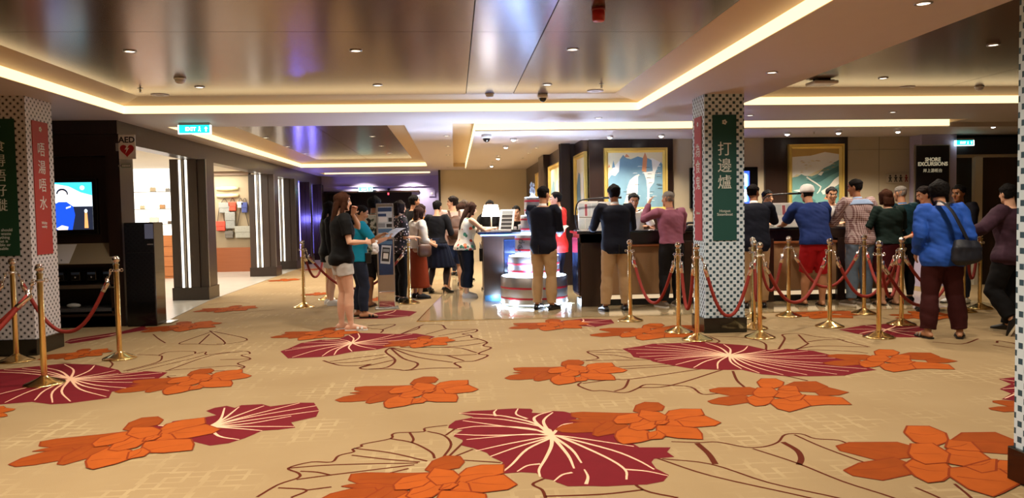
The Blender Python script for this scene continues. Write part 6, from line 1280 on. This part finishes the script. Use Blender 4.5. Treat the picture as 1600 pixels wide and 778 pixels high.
wear_legs(B, C_black, loose=.024); wear_top(B, floral('cloth dark floral', '#141018', ['#d9c9cc', '#b98690', '#e4dede', '#7b5f68'], 26, .30), 'blouse', sleeve=.9, hem=.48, loose=.03, flare=lambda z: .02*max(0, (.58-z)/.12)); shoes(B, B.o, 'shoe', C_blackshoe)
B = person('dark haired person in black behind the floral blouse', -.76, 14.4, -60, 'mid', ('short', 'black'), H=1.74); wear_legs(B, C_char); wear_top(B, C_black, sleeve=1.9, hem=.48, loose=.025); shoes(B, B.o, 'shoe', C_blackshoe)
C_wbl = cloth('white blouse', '#cfcac2', .75, .04); C_rust = cloth('rust skirt', '#7f2f14')
B = person('short woman in white blouse and rust orange skirt beside the far brass posts', -.63, 12.74, -62, 'light', ('bob', 'brown'), H=1.50, girl=True, w=1.12, lean=4, head=(-4, -10), L=dict(hand=(-.12, .28, .92), palm=(1, 0, 0)), R=dict(hand=(.14, .24, .88), palm=(-1, 0, 0)))
wear_skirt(B, C_rust, z1=.60, z0=.12, flare=.03); wear_top(B, C_wbl, 'blouse', sleeve=1.3, hem=.55, loose=.034, fold=.010); belt(B, C_blackshoe, B.o, .60, .026); shoes(B, B.o, 'shoe', C_blackshoe); WHB = B
C_must = cloth('mustard orange top', '#c07a1c')
B = person('woman in mustard orange top between the white blouse and the navy suit', -.62, 13.9, -60, 'light', ('bob', 'brown'), H=1.56, girl=True, head=(-6, -4)); wear_legs(B, C_jean, 'jeans'); wear_top(B, C_must, 'blouse', sleeve=1.2, hem=.5, loose=.03); shoes(B, B.o, 'shoe', C_blackshoe)
C_suit = cloth('navy black suit', '#0a0b12'); C_pleat = cloth('navy pleats', '#10162a')
B = person('woman in black jacket, pleated navy skirt and stiletto heels seen from behind', -.31, 13.35, -20, 'light', ('bun', 'black'), H=1.62, girl=True, lean=3, heel=.055, head=(-6, -6), fL=(-.15, 0, 10), fR=(.13, .03, -22), L=dict(hand=(-.16, .26, 1.06), pole=(-.5, -.8, -.6), palm=(1, 0, 0)), R=dict(hand=(.15, .28, 1.08), pole=(.5, -.8, -.6), palm=(-1, 0, 0)))
wear_skirt(B, C_pleat, z1=.60, z0=.28, flare=.10, pleat=18); j = wear_top(B, C_suit, 'jacket', sleeve=1.9, hem=.54, loose=.020); collar(B, C_suit, j, .054, .02)
mb = MB()
for sg in (-1, 1): p = B.leg_path(sg, 1.95); mb.tube([a for a, k in p], [B.leg_r(k)+.004 for a, k in p], 16)
mb.build('stockings', mat('sheer black stockings', '#2a1d1c', .5), B.o, True); shoes(B, B.o, 'heel', C_blackshoe)
C_pink = cloth('pale pink tee', '#c0a49a')
B = person('tall man in pale pink tee shirt with a brown backpack', -.02, 13.95, 12, 'light', ('short', 'dark'), H=1.70, voxel=.006, head=(62, -6), fL=(-.12, 0, 20), fR=(.12, .02, -14)); wear_legs(B, cloth('blue denim shorts', '#2b3a5e'), 'shorts', t1=.95, loose=.03); wear_top(B, C_pink, 'tee_shirt', sleeve=.8, hem=.48, loose=.03); shoes(B, B.o, 'sandal', mat('cream sandal', '#b9a27e', .5)); PKB = B
B = person('woman in white floral top and navy trousers leaning on the left desk', .16, 12.66, -72, 'pale', ('long', 'brown'), H=1.57, girl=True, voxel=.006, w=1.08, lean=10, head=(-4, -18), fL=(-.08, .04, 4), fR=(.09, -.02, -8), L=dict(hand=(-.02, .46, 1.13), pole=(-1, -.4, -.3), palm=(0, 0, -1)), R=dict(hand=(.16, .44, 1.13), pole=(.8, -.6, -.5), palm=(0, 0, -1)))
wear_legs(B, cloth('dark navy', '#121a2c'), t1=1.72, loose=.028, bag=.03); wear_top(B, floral('cloth white floral', '#d5d2c8', ['#b8452e', '#2f6a5a', '#d9d2c4', '#c0774a', '#3f8a70', '#d5d2c8'], 13, .40), 'top', sleeve=0.02, hem=.50, loose=.030, flare=lambda z: .034*max(0, (.66-z)/.16)); shoes(B, B.o, 'sneaker', C_whiteshoe, C_whiteshoe)
for lb, x, y, fc, hc, top, ht in (('dark haired woman in navy behind the woman in the floral top, far along the desk', .12, 14.7, -80, ('bob', 'brown'), C_navyp, 1.58), ('ash haired person far along the left desk, beyond the navy top', .18, 16.0, -80, ('bob', 'ash'), C_char, 1.66), ('person in black at the far end of the left desk queue', .02, 17.2, -60, ('short', 'black'), C_black, 1.66)):
    B = person(lb, x, y, fc, 'light', hc, H=ht); wear_legs(B, C_jean); wear_top(B, top, sleeve=1.9, hem=.48, loose=.026); shoes(B, B.o, 'sneaker', C_blackshoe)

# ---------------------------------------------------------------- things people hold or wear
def to_world(B, p): return (Matrix.Translation(B.o.location) @ B.o.rotation_euler.to_matrix().to_4x4()) @ V(p)
def held_sheet(B, p, w_, h_, rx, rz, label, n=1, m=None, name='paper_sheet'):
    p = to_world(B, p); t = thing(name, label, 'paper', p, B.o.rotation_euler.z+rz)
    for k in range(n):
        b = MB(); g = 6; vs = []; fs = []
        for i in range(g+1):
            for j in (0, 1): vs.append((w_*(j-.5), 0, 0)) if False else vs.append((w_*(j-.5), h_*(i/g-.5), .015*math.sin(i/g*3.1)+.004*k))
        fs = [(2*i, 2*i+1, 2*i+3, 2*i+2) for i in range(g)]; nv = len(vs); vs += [(x, y, z-.0012) for x, y, z in vs]; fs += [tuple(q+nv for q in reversed(f)) for f in fs]
        ring = [2*i for i in range(g+1)] + [2*i+1 for i in range(g, -1, -1)]; fs += [(ring[i], ring[i-1], ring[i-1]+nv, ring[i]+nv) for i in range(len(ring))]
        b.add(vs, fs); b.xf(Matrix.Rotation(rx, 4, 'X') @ Matrix.Rotation(.12*k, 4, 'Z')).build('sheet', m or M_white, t)
    b = MB()
    for k in range(7): b.box((-w_*.4, h_*(-.38+.11*k), .019), (w_*(.4-.1*(k % 3)), h_*(-.36+.11*k), .0195))
    b.xf(Matrix.Rotation(rx, 4, 'X')).build('printed_lines', PG, t); return t
held_sheet(TB, (.06, .50, 1.14), .30, .22, .55, .2, 'white sheet held by the man in the turquoise polo', 1, mat('cool white paper', '#cfd6ea', .6))
b = person and WB
p = to_world(WB, (.16, .37, 1.02)); t = thing('tissue_pack', 'white crumpled bag in the hand of the woman in the black tee', 'plastic bag', p)
mb = MB(); mb.ell((0, 0, -.04), (.045, .035, .07), 16, 12); me = remesh(mb, .008, 1, .018, (18, 18, 18), 4.0); put(me, 'crumpled_bag', mat('translucent white bag', '#d3d6dc', .35), t)
MB().tube([(0,0,.0),(.01,.0,.03),(.02,.005,.055)],[.012,.009,.016],8).build('knot', mat('translucent white bag', '#d3d6dc', .35), t, True)
B1 = None
for o in PERSONS:
    if 'beside the tin tower' in o['label'] and 'holding papers' in o['label']: B1 = o
class _W: pass
q = _W(); q.o = B1; held_sheet(q, (.02, .50, 1.12), .21, .28, .35, 0, 'fan of white papers held by the blazer man at the tin tower', 3)
# backpack, shoulder bags
t = thing('backpack', 'brown backpack on the man in the pale pink tee', 'backpack', PKB.o.location, PKB.o.rotation_euler.z); M_bp = mat('brown leather', '#4a2a18', .5, var=.2)
mb = MB(); mb.tube([(0,-.20,.93),(0,-.225,1.0),(0,-.235,1.15),(0,-.22,1.28),(0,-.20,1.34)],[(.10,.05),(.145,.075),(.145,.08),(.12,.06),(.05,.03)],20,0,side=(1,0,0),power=3); put(remesh(mb,.01,3,.004,(6,6,6),2.0),'pack_body',M_bp,t)
mb = MB(); mb.tube([(0,-.29,.97),(0,-.315,1.0),(0,-.315,1.10),(0,-.29,1.13)],[(.08,.02),(.10,.035),(.10,.035),(.07,.02)],16,0,side=(1,0,0),power=3); mb.build('front_pocket',M_bp,t,True)
for sg in (-1,1): MB().tube(smooth_line([(sg*.08,-.19,1.30),(sg*.10,-.05,1.435),(sg*.11,.09,1.36),(sg*.13,.125,1.20),(sg*.15,.02,1.02),(sg*.11,-.17,.98)],4),[(.02,.006)]*21,8,0,side=(1,0,0)).build('shoulder_strap',M_bp,t,True)
t = thing('shoulder_bag', 'dark navy shoulder bag hanging on the hip of the cobalt jacket', 'bag', BLUEB.o.location, BLUEB.o.rotation_euler.z); M_nb = mat('navy nylon', '#10131f', .6, var=.15)
mb = MB(); mb.tube([(.13,-.20,.80),(.13,-.225,.83),(.13,-.225,.95),(.13,-.20,1.02)],[(.13,.04),(.165,.06),(.16,.06),(.12,.035)],20,0,side=(1,.25,0),power=3); put(remesh(mb,.009,3,.008,(9,9,9),1.0),'bag_body',M_nb,t)
MB().tube(smooth_line([(.16,-.20,1.0),(.08,-.215,1.15),(-.0,-.19,1.32),(-.06,-.12,1.41),(-.075,-.02,1.42),(-.03,.12,1.32),(.10,.19,1.1),(.22,.10,.98),(.26,-.06,.95)],4),[(.022,.004)]*33,8,0,side=(1,.3,0)).build('strap',M_nb,t,True)
t = thing('handbag', 'dark brown handbag at the waist of the woman in the white blouse', 'bag', WHB.o.location, WHB.o.rotation_euler.z)
mb = MB(); mb.tube([(.24,.02,.70),(.25,.02,.73),(.25,.02,.86),(.24,.02,.90)],[(.09,.03),(.12,.05),(.12,.05),(.08,.03)],16,0,side=(0,1,0),power=3); mb.build('bag_body',M_bp,t,True); MB().tube(smooth_line([(.23,-.07,.88),(.19,-.06,1.05),(.15,-.01,1.225),(.19,.06,1.05),(.23,.10,.88)],4),.008,8).build('strap',M_bp,t,True)
p = to_world(JB, (.37, .05, .77)); t = thing('carrier_bag', 'bright blue carrier bag hanging from the hand of the man in jeans', 'bag', p, JB.o.rotation_euler.z); M_cb = mat('blue carrier plastic', '#1d46a8', .4, var=.2)
mb = MB(); mb.tube([(0,0,-.40),(0,0,-.36),(0,0,-.15),(0,0,-.05)],[(.07,.10),(.08,.13),(.065,.12),(.02,.04)],16,0,side=(1,0,0),power=3); put(remesh(mb,.01,2,.016,(9,9,9),3.0),'bag_body',M_cb,t); MB().tube(smooth_line([(0,-.04,-.07),(0,-.025,.0),(0,.0,.02),(0,.025,.0),(0,.04,-.07)],4),[(.012,.004)]*17,8,0,side=(1,0,0)).build('handle',M_cb,t,True)
